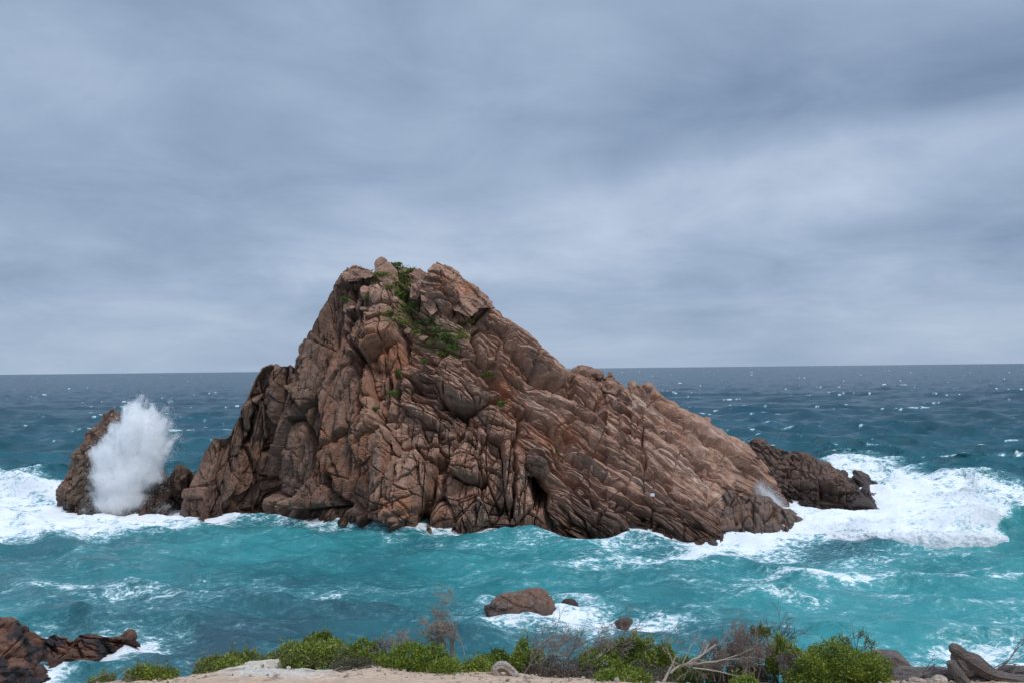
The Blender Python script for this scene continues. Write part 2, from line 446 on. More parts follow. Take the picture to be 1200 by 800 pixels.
G, NR, u, v, s = shell(RIDGE, WATER, 1000, 520, 70, [(209, 6), (300, 16), (450, 26), (600, 26), (800, 16), (925, 3)], [(209, 1.22), (720, 1.22), (790, 1.6), (925, 1.7)])
D, CV, wr, wl, wc = great_disp(u, v, G)
ntf = 520
edge = np.ones(D.shape)
edge *= sstep(np.abs(np.arange(1000) - 0), 0, 25)[None, :] * sstep(999 - np.arange(1000), 0, 25)[None, :]
rows = np.arange(D.shape[0])[:, None]
edge = edge * (0.22 + 0.78 * sstep(np.abs(rows - (ntf - 1)), 0, 30))        # keep the skyline where it is
nz_ = np.clip(NR[..., 2], .12, 1); D = np.maximum(D, .2 - .75 * np.maximum(G[..., 2], 0) / nz_ - 1.3 * (1 - nz_)); fl_ = 1.15 - .22 * np.maximum(G[..., 2], 0); D = D + sstep(u, 750, 795) * (np.where(D < fl_, fl_ + .42 * (D - fl_), D) - D)          # the foot of the rock stays in the water
G = G + NR * ((D - 0.25) * edge)[..., None] + CV[..., None] * V([0.05, 1.0, 0.12])
true_waterline(G, ntf)
X, Y, Z = G[..., 0], G[..., 1], G[..., 2]
n1 = fbm(X * .12, Y * .12, Z * .12, 5, .6); n2 = fbm(X * .5 + 9, Y * .5, Z * .5, 5, .6); n3 = fbm(X * .22 + 30, Y * .22, Z * .1, 4, .55)
streak = fbm(X * .9, Y * .9, Z * .12, 4, .55)
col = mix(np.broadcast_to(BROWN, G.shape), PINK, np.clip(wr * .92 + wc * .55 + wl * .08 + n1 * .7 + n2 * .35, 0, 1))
col = mix(col, PALE, np.clip((n2 + n1 * .4) * 1.5 - .28, 0, .7) * (wr * .9 + wc * .7 + .2 * wl))
def band(ang, L, W, sd):
    c, s_ = math.cos(R(ang)), math.sin(R(ang))
    return fbm((u * c + v * s_) / L, (-u * s_ + v * c) / W, sd, 4, .6)
bnd = band(35, 60, 7, 1.5) * wr + band(103, 60, 8, 4.5) * wl + band(85, 60, 12, 7.5) * wc
col = mix(col, PALE, np.clip(bnd * 1.7 - .12, 0, .6) * (wr + .7 * wc + .25 * wl))
col = mix(col, BROWN * .70, np.clip(-bnd * 1.7 - .12, 0, .6))
col = mix(col, GREY, np.clip(n3 * 1.6 - .02, 0, .6))
ob = 0
for cx, cy, a, b, k in ((450,418,26,22,.9),(535,335,16,14,.75),(425,470,16,40,.55),(405,540,40,50,.5),(660,505,40,14,.55),(598,450,16,30,.6),(520,560,24,22,.3),(300,545,26,18,.35),(470,600,60,18,.35),(410,612,80,14,.35),(390,420,10,40,.4)):
    ob = np.maximum(ob, k * np.exp(-((u - cx) / a) ** 2 - ((v - cy) / b) ** 2))
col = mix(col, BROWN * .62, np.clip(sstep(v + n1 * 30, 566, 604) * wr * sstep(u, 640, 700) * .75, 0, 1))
col = mix(col, ORANGE, np.clip(ob * (1.0 + n2 * 1.6) + np.clip(n3 * 1.3 + n2 * .9 - .08, 0, .5), 0, .85))
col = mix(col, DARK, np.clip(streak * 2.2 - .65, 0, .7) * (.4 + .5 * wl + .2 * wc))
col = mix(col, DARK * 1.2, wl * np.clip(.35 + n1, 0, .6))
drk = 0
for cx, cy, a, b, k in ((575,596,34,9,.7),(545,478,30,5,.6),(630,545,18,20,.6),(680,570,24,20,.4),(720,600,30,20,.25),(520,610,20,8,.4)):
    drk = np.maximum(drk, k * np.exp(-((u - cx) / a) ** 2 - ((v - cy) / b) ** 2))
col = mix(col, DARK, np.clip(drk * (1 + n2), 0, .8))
moss = 0
for cx, cy, a, b, k in ((470,330,15,24,1.),(474,352,13,16,1.),(498,380,24,12,.8),(525,402,16,16,.8),(446,325,22,8,.7),(470,372,26,9,.8),(505,396,26,12,.8),(540,392,16,10,.6)):
    moss = np.maximum(moss, k * np.exp(-((u - cx) / a) ** 2 - ((v - cy) / b) ** 2))
col = mix(col, V([0.16, 0.155, 0.055]), np.clip(moss * 1.5 + n2 * .9 - .40, 0, .92))
col, wet = wet_dark(G, col, 2.3)
island = thing('rock_island', 'huge pyramid of reddish brown granite rising from the sea, green tufts near its summit', 'rock', at(600., 630., 108.))
island_loc = V(island.location)
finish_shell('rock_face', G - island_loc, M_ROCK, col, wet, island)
IS_u, IS_v, IS_G, IS_N = u[:ntf], v[:ntf], G[:ntf], NR[:ntf]
ISpu, ISpv = proj(IS_G)

def island_at(px, py):
    k = np.argmin((ISpu - px) ** 2 + (ISpv - py) ** 2)
    return IS_G.reshape(-1, 3)[k], IS_N.reshape(-1, 3)[k]

# --- angular boulders
def boulder_mesh(name, size, seed, mat_, base_col, sub=5, planes=16, rough=0.06, tilt=0.0, wetz=None, pos=None, flat=0.55, warm=0.3, extra=None):
    import bmesh
    bm = bmesh.new(); bmesh.ops.create_icosphere(bm, subdivisions=sub, radius=1.0)
    P = V([v_.co[:] for v_ in bm.verts]); Fc = V([[v_.index for v_ in f.verts] for f in bm.faces]); bm.free()
    g = np.random.default_rng(seed)
    n = g.normal(size=(planes, 3)); n /= np.linalg.norm(n, axis=1)[:, None]
    d = g.uniform(flat, 1.0, planes)
    if extra is not None:
        ex = V(extra, float); n = np.concatenate([n, ex[:, :3] / np.linalg.norm(ex[:, :3], axis=1)[:, None]]); d = np.concatenate([d, ex[:, 3]])
    dots = P @ n.T
    r = np.min(np.where(dots > 0.05, d[None, :] / np.maximum(dots, 0.05), 9), 1)
    r = np.minimum(r, 1.05)
    r = r * (1 + rough * 2.2 * fbm(P[:, 0] * 1.6 + seed, P[:, 1] * 1.6, P[:, 2] * 1.6, 4) + rough * fbm(P[:, 0] * 6 + seed, P[:, 1] * 6, P[:, 2] * 6, 3))
    Q = P * r[:, None]
    # joints
    a = Q[:, 0] * 1.4 + Q[:, 1] * .6 + seed; b = Q[:, 2] * 2.2 + Q[:, 0] * .8
    f1, e, *_ = voronoi(a, b, seed)
    Q *= (1 - rough * 0.9 * np.exp(-(e / .09) ** 2))[:, None]
    Q = Q * V(size)
    if tilt:
        c, s_ = math.cos(R(tilt)), math.sin(R(tilt))
        Q = Q @ V([[c, 0, s_], [0, 1, 0], [-s_, 0, c]])
    me = new_mesh(name, Q, Fc, mat_, smooth=False)
    nn = fbm(Q[:, 0] * 1.2 / max(size) * 2 + seed, Q[:, 1] * 2.4 / max(size), Q[:, 2] * 2.4 / max(size), 4)
    c_ = mix(np.broadcast_to(V(base_col), Q.shape), ORANGE * .8, np.clip(nn * 1.5 * warm, 0, .6))
    c_ = mix(c_, GREY, np.clip(-nn * 1.2, 0, .6))
    wt = np.zeros(len(Q))
    if wetz is not None:
        zz = Q[:, 2] + pos[2] + nn * wetz * .5
        wt = 1 - sstep(zz, wetz * .3, wetz)
        c_ = mix(c_, c_ * .42, wt * .85)
    set_col(me, 'col', c_); set_float(me, 'wet', wt)
    return me

# blocks lying on the summit and the ledges of the great rock: (px, py, half w, half h, tilt)
for k, (px, py, w, h, tl) in enumerate([(430,342,8,10,25),(441,346,7,9,-20),(411,362,8,4,5),(428,362,9,4.5,-4),(446,358,10,4,3),
        (505,385,6,4.5,0),(516,400,8,4,20),(478,388,5,4,0),(471,386,5,4,0),(545,420,8,5,15),(496,396,6,3.5,0),(741,449,5,7,0),(830,491,5,5,0),
        (532,378,7,6,20),(551,388,10,6,20),(462,352,5,5,0),(415,336,6,5,0),(455,334,7,8,0),(758,452,8,6,0)]):
    p, n = island_at(px, py)
    sc = p[1] / FOC
    me = boulder_mesh('boulder', (w * sc, (w + h) * .5 * sc, h * sc), 100 + k, M_ROCK, mix(PINK, BROWN, V(.2 + .6 * random.random())), 5, 11, .03, tl)
    o = link('boulder', me, island)
    o.location = Vector(p - island_loc - n * h * sc * .25)

def prism_rock(name, outline, d_top, lean, thick, seed, base, parent, origin, voxel=.16, amp=.22, ang=40):
    """A slab with the given outline, leaning back with height, real thickness, then weathered."""
    o2 = V(outline, float); ytop = o2[:, 1].min()
    bm = bmesh.new()
    fr = [bm.verts.new(at(x, y, d_top - (y - ytop) * lean)) for x, y in o2]
    ctr = o2.mean(0)
    bk = [bm.verts.new(at(ctr[0] + (x - ctr[0]) * .9, ctr[1] + (y - ctr[1]) * .9, d_top - (y - ytop) * lean * .6 + thick)) for x, y in o2]
    bm.faces.new(fr); bm.faces.new(bk[::-1]); n = len(o2)
    for i in range(n): bm.faces.new((fr[i], bk[i], bk[(i + 1) % n], fr[(i + 1) % n]))
    bmesh.ops.recalc_face_normals(bm, faces=bm.faces)
    tmp = bpy.data.meshes.new('tmp'); bm.to_mesh(tmp); bm.free()
    ob = bpy.data.objects.new('tmp', tmp); COL.objects.link(ob)
    md = ob.modifiers.new('r', 'REMESH'); md.mode = 'VOXEL'; md.voxel_size = voxel
    me2 = bpy.data.meshes.new_from_object(ob.evaluated_get(bpy.context.evaluated_depsgraph_get()))
    bpy.data.objects.remove(ob); bpy.data.meshes.remove(tmp)
    co = np.zeros(len(me2.vertices) * 3, np.float32); me2.vertices.foreach_get('co', co); co = co.reshape(-1, 3).astype(float)
    nn = np.zeros(len(me2.vertices) * 3, np.float32); me2.vertices.foreach_get('normal', nn); nn = nn.reshape(-1, 3)
    u, v = proj(co)
    D = amp * (1.3 * facets(u, v, ang, 34, 12, seed) + .7 * facets(u, v, ang + 8, 14, 5, seed + 3) + .3 * facets(u, v, ang, 7, 3, seed + 5)) + .07 * fbm(co[:, 0] * 1.5, co[:, 1] * 1.5, co[:, 2] * 1.5, 4)
    co = co + nn * D[:, None]
    n2 = fbm(co[:, 0] * .5 + seed, co[:, 1] * .5, co[:, 2] * .5, 5, .6)
    c = mix(np.broadcast_to(V(base), co.shape), BROWN, np.clip(.2 - n2 * 1.3, 0, .8)); c = mix(c, PALE, np.clip(n2 * 1.2 - .2, 0, .5))
    if name == 'summit_slab': c = mix(c, ORANGE * 1.1, (.75 * np.exp(-((u - 548) / 9) ** 2 - ((v - 338) / 8) ** 2)))
    me2.vertices.foreach_set('co', (co - origin).astype(np.float32).ravel())
    set_col(me2, 'col', np.clip(c, 0, 1)); set_float(me2, 'wet', np.zeros(len(co)))
    me2.materials.clear(); me2.materials.append(M_ROCK); me2.name = name
    me2.polygons.foreach_set('use_smooth', np.zeros(len(me2.polygons), bool)); me2.update()
    return link(name, me2, parent)
MIDR = PINK * .7 + BROWN * .3
prism_rock('summit_slab', [(500,324),(506,314),(512,305),(521,310),(532,316),(545,326),(556,334),(566,344),(577,354),(578,361),(563,362),(550,373),(532,364),(516,352),(503,344),(493,345)], 117.6, .055, 6, 801, MIDR, island, island_loc)
prism_rock('summit_slab', [(492,344),(502,343),(512,352),(513,366),(504,370),(494,358)], 115.4, .05, 4, 802, MIDR, island, island_loc)
prism_rock('summit_block', [(438,308),(446,301),(453,305),(460,311),(466,318),(467,330),(455,334),(442,327),(439,318)], 120.3, .05, 5, 803, MIDR * .95, island, island_loc, ang=70, amp=.05)
prism_rock('summit_block', [(400,323),(407,314),(416,311),(426,314),(438,316),(437,324),(420,330),(404,331)], 120.3, .055, 6, 804, BROWN * 1.15, island, island_loc, ang=10)
prism_rock('summit_block', [(480,322),(487,315),(497,317),(501,324),(497,338),(488,352),(479,352),(482,336)], 119.3, .06, 4, 805, BROWN * 1.1, island, island_loc, ang=100)
prism_rock('perched_block', [(668,437),(671,430),(680,427),(690,428),(698,433),(706,437),(700,444),(684,445)], 119.8, .05, 4, 806, BROWN, island, island_loc, ang=12)
prism_rock('perched_block', [(704,456),(709,444),(712,434),(716,434),(721,443),(728,450),(733,456),(720,461)], 119.8, .07, 4, 807, BROWN, island, island_loc, ang=12)

# --- the other rocks of the group
def small_shell(name, label, ridge, water, back, nc, nt, ang, colors, amp=1.0, hexp=1.2, wettop=1.5, seed=0, sizes=((50, 18, 1.0), (22, 8, .5), (9, 4, .25)), cat='rock', mat_=M_ROCK, group=None, lich=0.0, cracks=()):
    G, NRm, u, v, s = shell(ridge, water, nc, nt, 30, back, hexp)
    D = 0
    for k, (L, W, A) in enumerate(sizes):
        D = D + A * facets(u, v, ang + (k % 2) * 9, L, W, seed + 200 + 13 * k)
    X, Y, Z = G[..., 0], G[..., 1], G[..., 2]
    D = D + .5 * fbm(X * .2, Y * .2, Z * .2 + seed, 4) + .25 * fbm(X * .8, Y * .8, Z * .8, 4, .55, True) + .08 * fbm(X * 2.5, Y * 2.5, Z * 2.5, 3)
    for pts, w, dep in cracks:
        d, _ = poly_dist(u, v, pts); D = D - dep * np.exp(-(d / w) ** 2)
    D = D * amp
    nz_ = np.clip(NRm[..., 2], .12, 1); D = np.maximum(D, .1 - .75 * np.maximum(Z, 0) / nz_ - .8 * (1 - nz_))
    c = np.arange(nc)
    edge = sstep(c, 0, nc * .04)[None, :] * sstep(nc - 1 - c, 0, nc * .04)[None, :]
    edge = edge * (.5 + .5 * sstep(np.abs(np.arange(D.shape[0])[:, None] - (nt - 1)), 0, nt * .08))
    G = G + NRm * (D * edge)[..., None]
    X, Y, Z = G[..., 0], G[..., 1], G[..., 2]
    true_waterline(G, nt)
    n1 = fbm(X * .2 + seed, Y * .2, Z * .2, 4); n2 = fbm(X * .8, Y * .8 + seed, Z * .8, 4, .6)
    cl = mix(np.broadcast_to(V(colors[0]), G.shape), V(colors[1]), np.clip(.5 + n1 * 1.3 + n2 * .5, 0, 1))
    cl = mix(cl, V(colors[2]), np.clip(n2 * 1.6 - .1, 0, .7))
    if lich:
        n4 = fbm(X * .35 + 70, Y * .35, Z * .35, 5, .55)
        cl = mix(cl, V([.028, .028, .032]), sstep(n4, .08 - lich * .2, .2 - lich * .2) * .9)
    cl, wet = wet_dark(G, cl, wettop, seed)
    ctr = G[0].mean(0)
    loc = V([ctr[0], ctr[1], 0])
    o = finish_shell(name, G - loc, mat_, cl, wet)
    o.location = loc
    return tag(o, label, cat, group), G

small_shell('sea_stack', 'dark brown leaning sea stack half hidden by the tall burst of spray', 
    [(74,594,124),(76,580,124.5),(79,562,125),(87,545,125.5),(88,532,126),(95,520,126),(102,508,126),(112,498,126),(120,491,126),(121,484,126),(128,482,126),(138,483,126),(144,494,126.5),(152,508,127),(166,530,127.5),(180,552,127.5),(189,556,127),(194,572,126),(198,590,125)],
    [(74,596,74),(90,600,95),(110,603,120),(140,604,150),(170,603,175),(198,592,198)], [(74, 3), (130, 9), (198, 3)], 300, 240, 110, (BROWN * .85, V([.17,.12,.085]), DARK), 1.1, 1.3, 2.5, 5)
small_shell('low_rocks', 'low wet dark rocks between the spray burst and the big rock', 
    [(160,603,121.5),(167,588,122.5),(172,572,123.5),(178,560,124),(186,554,124),(192,553,124),(196,560,124),(203,552,124),(212,548,124),(221,549,124),(228,556,124),(236,575,123)],
    [(160,605,160),(180,604,180),(200,597,200),(220,593,220),(236,590,236)], 6, 200, 120, 105, (DARK, BROWN * .7, DARK * .6), .9, 1.1, 4.5, 9)
small_shell('rocky_ridge', 'dark grey brown low ridge of rock running seaward behind the surf', 
    [(868,530,131),(877,520,131.5),(885,516,132),(895,517,132),(904,521,132.5),(914,523,133),(924,529,133),(932,526,133),(938,530,133.5),(946,534,134),(956,539,134),(966,544,134),(975,549,134.5),(985,555,135),(994,561,135.5),(1002,567,136),(1010,570,136.5),(1017,575,136.5),(1024,580,135)],
    [(868,592,868),(905,588,905),(930,587,935),(965,590,965),(995,593,990),(1013,597,1003),(1012,589,1012),(1024,582,1024)], [(868, 12), (960, 14), (1024, 3)], 360, 240, 38, (DARK * 1.15, BROWN * .62, GREY * .62), 1.15, 1.3, 2.0, 14)
small_shell('seaward_reef', 'jagged black tip of rock breaking the white surf beyond the dark ridge', 
    [(984,573,139),(992,566,140),(1001,552,141),(1008,552,141),(1015,556,141),(1019,563,141),(1026,564,140),(1030,570,139),(1035,575,137)],
    [(984,577,984),(1000,580,1000),(1015,580,1015),(1035,577,1035)], 4, 160, 90, 40, (DARK, DARK * 1.5, BROWN * .5), .42, 1.1, 3, 19)
small_shell('reef_rock', 'small black rock awash in white foam below the dark ridge', 
    [(968,576,128),(976,570,130),(986,572,130),(994,579,129),(1003,583,127),(1008,586,126)],
    [(968,582,968),(985,586,985),(1008,587,1008)], 3, 120, 60, 35, (DARK, DARK * 1.4, BROWN * .5), .5, 1.1, 3, 23)
small_shell('rock_buttress', 'brown cracked rock knob at the right foot of the big rock, beside the surf', 
    [(818,630,98.8),(824,612,101.5),(832,597,104),(842,587,105),(850,579,105.5),(857,576,106),(863,582,105.5),(868,590,105.5),(875,590,105.5),(882,583,106),(889,581,106),(894,584,106),(901,584,106),(908,590,105.5),(916,597,105),(924,597,104.5),(934,602,104),(944,607,103.3),(953,612,102.5),(962,620,101)],
    [(818,634,818),(838,636,840),(868,637,868),(885,638,885),(905,634,905),(925,632,925),(950,632,950),(962,630,962)], [(818, 8), (900, 12), (962, 4)], 380, 220, 66, (BROWN * .72, GREY * .62, DARK), .6, 1.15, 1.2, 27, sizes=((46, 26, .85), (24, 13, .5), (10, 6, .22)),
    cracks=[([(846,592),(838,612),(842,632)], 2, 1.0), ([(866,590),(870,610),(880,625)], 2, 1.2), ([(884,584),(880,600),(890,622),(884,636)], 2.2, 1.4), ([(900,588),(915,610),(930,622)], 1.5, .7)])

# --- shore rocks bottom left
RED = V([.145, .074, .050])
small_shell('shore_rocks', 'reddish brown shore rocks with black lichen jutting into the bottom left water',
    [(-90,716,55),(-40,716,57),(0,721,59),(14,724,60),(28,733,61),(36,740,62),(44,746,62),(54,747,61.5),(64,745,60.5),(76,747,60.5),(82,750,60.5),(92,744,60),(106,742,60),(122,745,61),(134,748,62),(150,748,63),(161,751,63.8)],
    [(-90,900,-90),(-20,850,-20),(20,815,20),(52,797,50),(66,787,66),(80,778,80),(102,776,102),(120,770,122),(138,763,140),(161,752,161)], [(-90, 6), (60, 3), (161, 1.5)], 420, 240, 18,
    (RED, RED * 1.3, RED * .6), .62, 1.0, .7, 33, ((60, 26, 1.1), (26, 12, .5), (11, 6, .22)), lich=.5, mat_=M_ROCK_SMALL)

def sea_rock(name, label, px, py, w, h, seed, tl, base, sub=6, extra=None):
    p = on_sea(float(px), float(py))
    sc = p[1] / FOC
    loc = V([p[0], p[1] + w * sc * .35, 0.0])
    size = (w * sc * .56, w * sc * .42, h * sc * 1.02)
    me = boulder_mesh(name, size, seed, M_ROCK_SMALL, base, sub, 20, .085, tl, .8, loc, .82, .25, extra)
    o = link(name, me); o.location = loc
    th = np.linspace(0, 6.3, 24)
    WATERLINES.append(np.stack([loc[0] + size[0] * np.cos(th), loc[1] + size[1] * np.sin(th)], 1))
    return tag(o, label, 'rock')
sea_rock('boulder', 'rounded brown boulder alone in the foamy water before the big rock', 611, 722, 77, 33, 61, 8, BROWN * .62, 6, [(0,.1,1,.62),(.6,-.2,.8,.72),(-.75,-.2,.7,.80),(.95,-.3,.3,.86),(.2,-1,.35,.72),(-.3,-1,.6,.78)])
sea_rock('sea_rock', 'small dark rock just right of the rounded boulder', 668, 709, 17, 7, 62, 0, DARK * 1.1, 5)
sea_rock('sea_rock', 'small reddish rock ringed by foam, nearest the shrubs', 732, 732, 19, 8, 67, 12, BROWN * .5, 5, [(0,-.1,1,.55),(.8,-.3,.5,.7),(-.7,-.4,.6,.7)])
# little bits awash under the spray
for k, (px, py, w, h, lb) in enumerate([(97,603,9,4,'small black rock awash at the left foot of the sea stack'),(116,605,10,3,'flat black rock awash right below the spray burst'),(130,604,8,3,'tiny black rock awash in the middle under the spray burst'),(153,605,11,4,'black wet rock awash at the right foot of the spray burst')]):
    sea_rock('awash_rock', lb, px, py, w, h, 70 + k, 5, DARK, 4)

# ------------------------------------------------------------------ sea
dy = np.concatenate([np.geomspace(0.35, 8, 60)[:-1], np.arange(8, 135, 0.45), np.arange(135, 380, 0.75), np.linspace(380, 720, 60)])
dist = H * FOC / dy
tanx = np.linspace(-0.80, 0.80, 1080)
Yg = np.repeat(dist[:, None], len(tanx), 1); Xg = Yg * tanx[None, :]
spacing = np.maximum(np.gradient(dist) * -1, dist * (tanx[1] - tanx[0]))[:, None]
calm = 1 - sstep(Yg + 0.1 * Xg, 96, 150)                    # sheltered water this side of the rock
calm = np.where(Xg < -40, calm * 1, calm)
Zg = np.zeros_like(Yg); DX = np.zeros_like(Yg); DY = np.zeros_like(Yg)
wr_ = np.random.default_rng(5)
for k in range(72):
    lam = 2.2 * (60 / 2.2) ** (k / 71)
    th = R(-100 + wr_.normal() * (30 if lam < 25 else 12))
    A = 0.0125 * lam ** 0.86 * wr_.uniform(.6, 1.3)
    kx, ky = math.cos(th) * 2 * math.pi / lam, math.sin(th) * 2 * math.pi / lam
    ph = wr_.uniform(0, 6.28)
    fade = sstep(lam / spacing, 2.0, 5.0)
    amp = A * (2.0 if lam < 14 else 1.0) * fade * (1 - calm * (0.35 if lam < 12 else 0.70))
    arg = kx * Xg + ky * Yg + ph
    Zg += amp * np.cos(arg)
    DX -= amp * math.cos(th) * np.sin(arg) * .8; DY -= amp * math.sin(th) * np.sin(arg) * .8
opn = sstep(Yg, 135, 210)
crest = fbm(Xg / 11, Yg / 5.5, 2.2, 3, .6) * 1.0 + fbm(Xg / 24, Yg / 13, 4.2, 2) * 1.1
Zg += opn * crest * (.5 + 1.75 * sstep(Yg, 250, 900))
PU, PV = proj(np.stack([Xg, Yg, np.zeros_like(Xg)], -1))
def blobs(lst):
    s_ = np.zeros_like(Xg)
    for cx, cy, a, b, k in lst:
        s_ = s_ + k * np.exp(-((PU - cx) / a) ** 2 - ((PV - cy) / b) ** 2)
    return s_
nA = fbm(Xg * .035, Yg * .035, 1.0, 5, .55); nB = fbm(Xg * .11, Yg * .11, 5.0, 5, .6); nC = fbm(Xg * .45, Yg * .45, 8.0, 4, .6)
near = sstep(PV, 560, 625)                                   # turquoise shallows
shal = np.clip(.55 + blobs([(1050,725,220,60,.6),(600,650,260,22,.25),(330,640,160,16,.25),(1150,625,60,14,.5),(700,690,180,20,.25),(150,700,180,40,-.22),(420,715,130,22,-.25),(200,760,180,34,-.50),(790,742,90,18,-.55),(985,645,60,10,-.5),(650,742,120,16,-.1),(480,645,80,8,-.2)]) + nA * .60 + nB * .22 + .25 * fbm(Xg / 16, Yg / 4.5, 31., 4, .6), 0, 1)
deepc = mix(np.broadcast_to(V([.017, .057, .082]), Xg.shape + (3,)), V([.010, .082, .106]), sstep(PV, 455, 560))
midc = mix(np.broadcast_to(V([.026, .082, .104]), Xg.shape + (3,)), V([.017, .200, .215]), shal)
midc = mix(midc, V([.055, .30, .31]), np.clip(shal * 2 - 1.15, 0, 1) * .8)
deepc = deepc * (1.12 + .55 * fbm(Xg / 34, Yg / 16, 21., 4, .6) + .35 * fbm(Xg / 9, Yg / 5, 23., 3, .6))[..., None]
scol = mix(deepc, midc, near)
def seg_foam(pts, w, k):
    d, _ = poly_dist(PU, PV, pts); return k * np.exp(-(d / w) ** 2)
foam = np.full_like(Xg, 0.0)
# broad surf fields
def inpoly(pts, soft):
    pts = V(pts, float); inside = np.zeros(Xg.shape, bool)
    m = (PU > pts[:, 0].min() - 60) & (PU < pts[:, 0].max() + 60) & (PV > pts[:, 1].min() - 40) & (PV < pts[:, 1].max() + 40)
    u_, v_ = PU[m], PV[m]; ins = np.zeros(u_.shape, bool)
    q = np.roll(pts, 1, 0)
    for (x0, y0), (x1, y1) in zip(pts, q):
        c = ((y0 > v_) != (y1 > v_)) & (u_ < (x1 - x0) * (v_ - y0) / (y1 - y0 + 1e-9) + x0)
        ins ^= c
    d, _ = poly_dist(u_, v_, np.concatenate([pts, pts[:1]]))
    out = np.zeros(Xg.shape); sd = np.where(ins, d, -d)
    out[m] = sstep(sd, -soft, soft)
    return out
LEFT = [(-140,552),(-20,556),(40,560),(80,575),(100,590),(160,592),(215,592),(214,606),(262,608),(300,600),(338,602),(334,612),(290,614),(240,620),(160,627),(80,633),(0,637),(-140,640)]
RIGHT = [(880,592),(900,578),(940,588),(1015,590),(1012,575),(960,545),(985,540),(1050,546),(1090,560),(1140,567),(1200,572),(1340,585),(1340,612),(1200,622),(1176,636),(1170,640),(1060,641),(990,632),(945,628)]
wob = 1 + nB * .5
foam += .80 * inpoly(LEFT, 9) * (1 + .6 * nB + .5 * nC) + .90 * inpoly(RIGHT, 8) * (1 + .6 * nB + .5 * nC)
foam -= 0.9 * (blobs([(40,640,60,6,.5),(60,577,50,6,-.1),(930,606,30,4,.5),(1010,604,50,5,.35),(1120,600,50,6,.3),(1180,603,40,10,.6),(1160,585,40,5,.2)]))
# lace over the sheltered water
lace = blobs([(640,730,90,16,.24),(560,730,60,10,.22),(690,742,60,10,.22),(740,728,50,8,.35),(660,700,60,12,.3),(1160,765,60,26,.45),(1080,770,90,10,.4),(1180,720,60,30,.25),(100,765,50,14,.5),(40,745,30,10,.3),(150,700,120,20,.18),(420,685,150,12,.2),(250,690,100,8,.15),(900,680,160,16,.2),(800,650,120,10,.32),(700,660,120,10,.3),(880,640,60,8,.5),(600,640,160,5,.2),(900,720,150,30,.12),(1050,655,120,14,.25),(50,645,90,10,.3),(120,755,40,8,.3)])
foam += lace * (1 + nB * .9) + .14 * near + nA * .18 * near
# breaking ripples running across the bay
for pts, w, k in [([(860,672),(930,668),(990,676),(1060,672),(1140,676),(1200,668)],3,.42),([(560,698),(640,690),(700,694)],3,.3),([(0,690),(60,684),(140,690)],3,.3),([(120,694),(200,700),(300,698),(400,696)],3,.25),([(1020,690),(1100,700),(1200,694)],3,.25),([(800,700),(880,694),(960,702)],3,.25),([(1040,786),(1110,780),(1200,790)],5,.6),([(750,655),(830,650),(900,655)],4,.3)]:
    foam += seg_foam(pts, w * (1.0 + .0), k) * (1 + nB)
# whitecaps out at sea
cap = fbm(Xg * .02, Yg * .012, 3.0, 3) * .5 + np.clip(Zg, -1, 1.5) * .20 + fbm(Xg * .13, Yg * .36, 13.0, 5, .66) * 1.25
foam += np.where(near < .6, sstep(cap, .47, .72) * .95 * (1.0 + .25 * sstep(Yg, 200, 600)) * (1 - near), 0) 
foam += (1 - near) * .12 * sstep(nA, 0, .5)
# fringe round each rock
pxy = np.stack([Xg, Yg], -1)
for wl_ in WATERLINES:
    x0, y0 = wl_.min(0) - 7; x1, y1 = wl_.max(0) + 7
    m = (Xg > x0) & (Xg < x1) & (Yg > y0) & (Yg < y1)
    if not m.any(): continue
    st = wl_[::max(1, len(wl_) // 130)]
    d, _ = poly_dist(Xg[m], Yg[m], st)
    kf = .35 if len(wl_) == 24 else 1.0
    foam[m] += kf * (.80 + .8 * nB[m] + .8 * nC[m]) * np.exp(-d / 1.5) + (.10 + .3 * nB[m]) * np.exp(-d / 4.0)
surf = np.clip(inpoly(LEFT, 12) + inpoly(RIGHT, 10), 0, 1)
Zg += surf * (.35 * fbm(Xg * .3, Yg * .3, 2., 4) + .22 * np.abs(fbm(Xg * .8, Yg * .8, 6., 3)))
# a long low swell heading in at the left, and the wave face at the far right
def swell(pts, w0, w1, hgt):
    global Zg
    P_ = on_sea(V([p[0] for p in pts], float), V([p[1] for p in pts], float))[:, :2]
    d, sd = poly_dist(Xg, Yg, P_)
    w = np.where(sd * np.sign(P_[-1, 0] - P_[0, 0]) < 0, w0, w1)
    Zg += hgt * np.exp(-(d / w) ** 2) * (1 + .5 * nB)
swell([(975,624),(1010,626),(1060,632),(1120,634),(1160,632)], 4, 12, 1.1)
swell([(1160,634),(1190,629),(1230,626),(1330,622)], 1.6, 6, 1.9)
swell([(960,548),(1030,548),(1070,552),(1120,566)], 4, 9, 1.8)
swell([(-120,572),(-20,570),(66,576)], 3.5, 9, 1.7)
swell([(-120,600),(-20,598),(70,603)], 3, 6, .6)
sea_v = np.stack([Xg + DX, Yg + DY, Zg], -1)

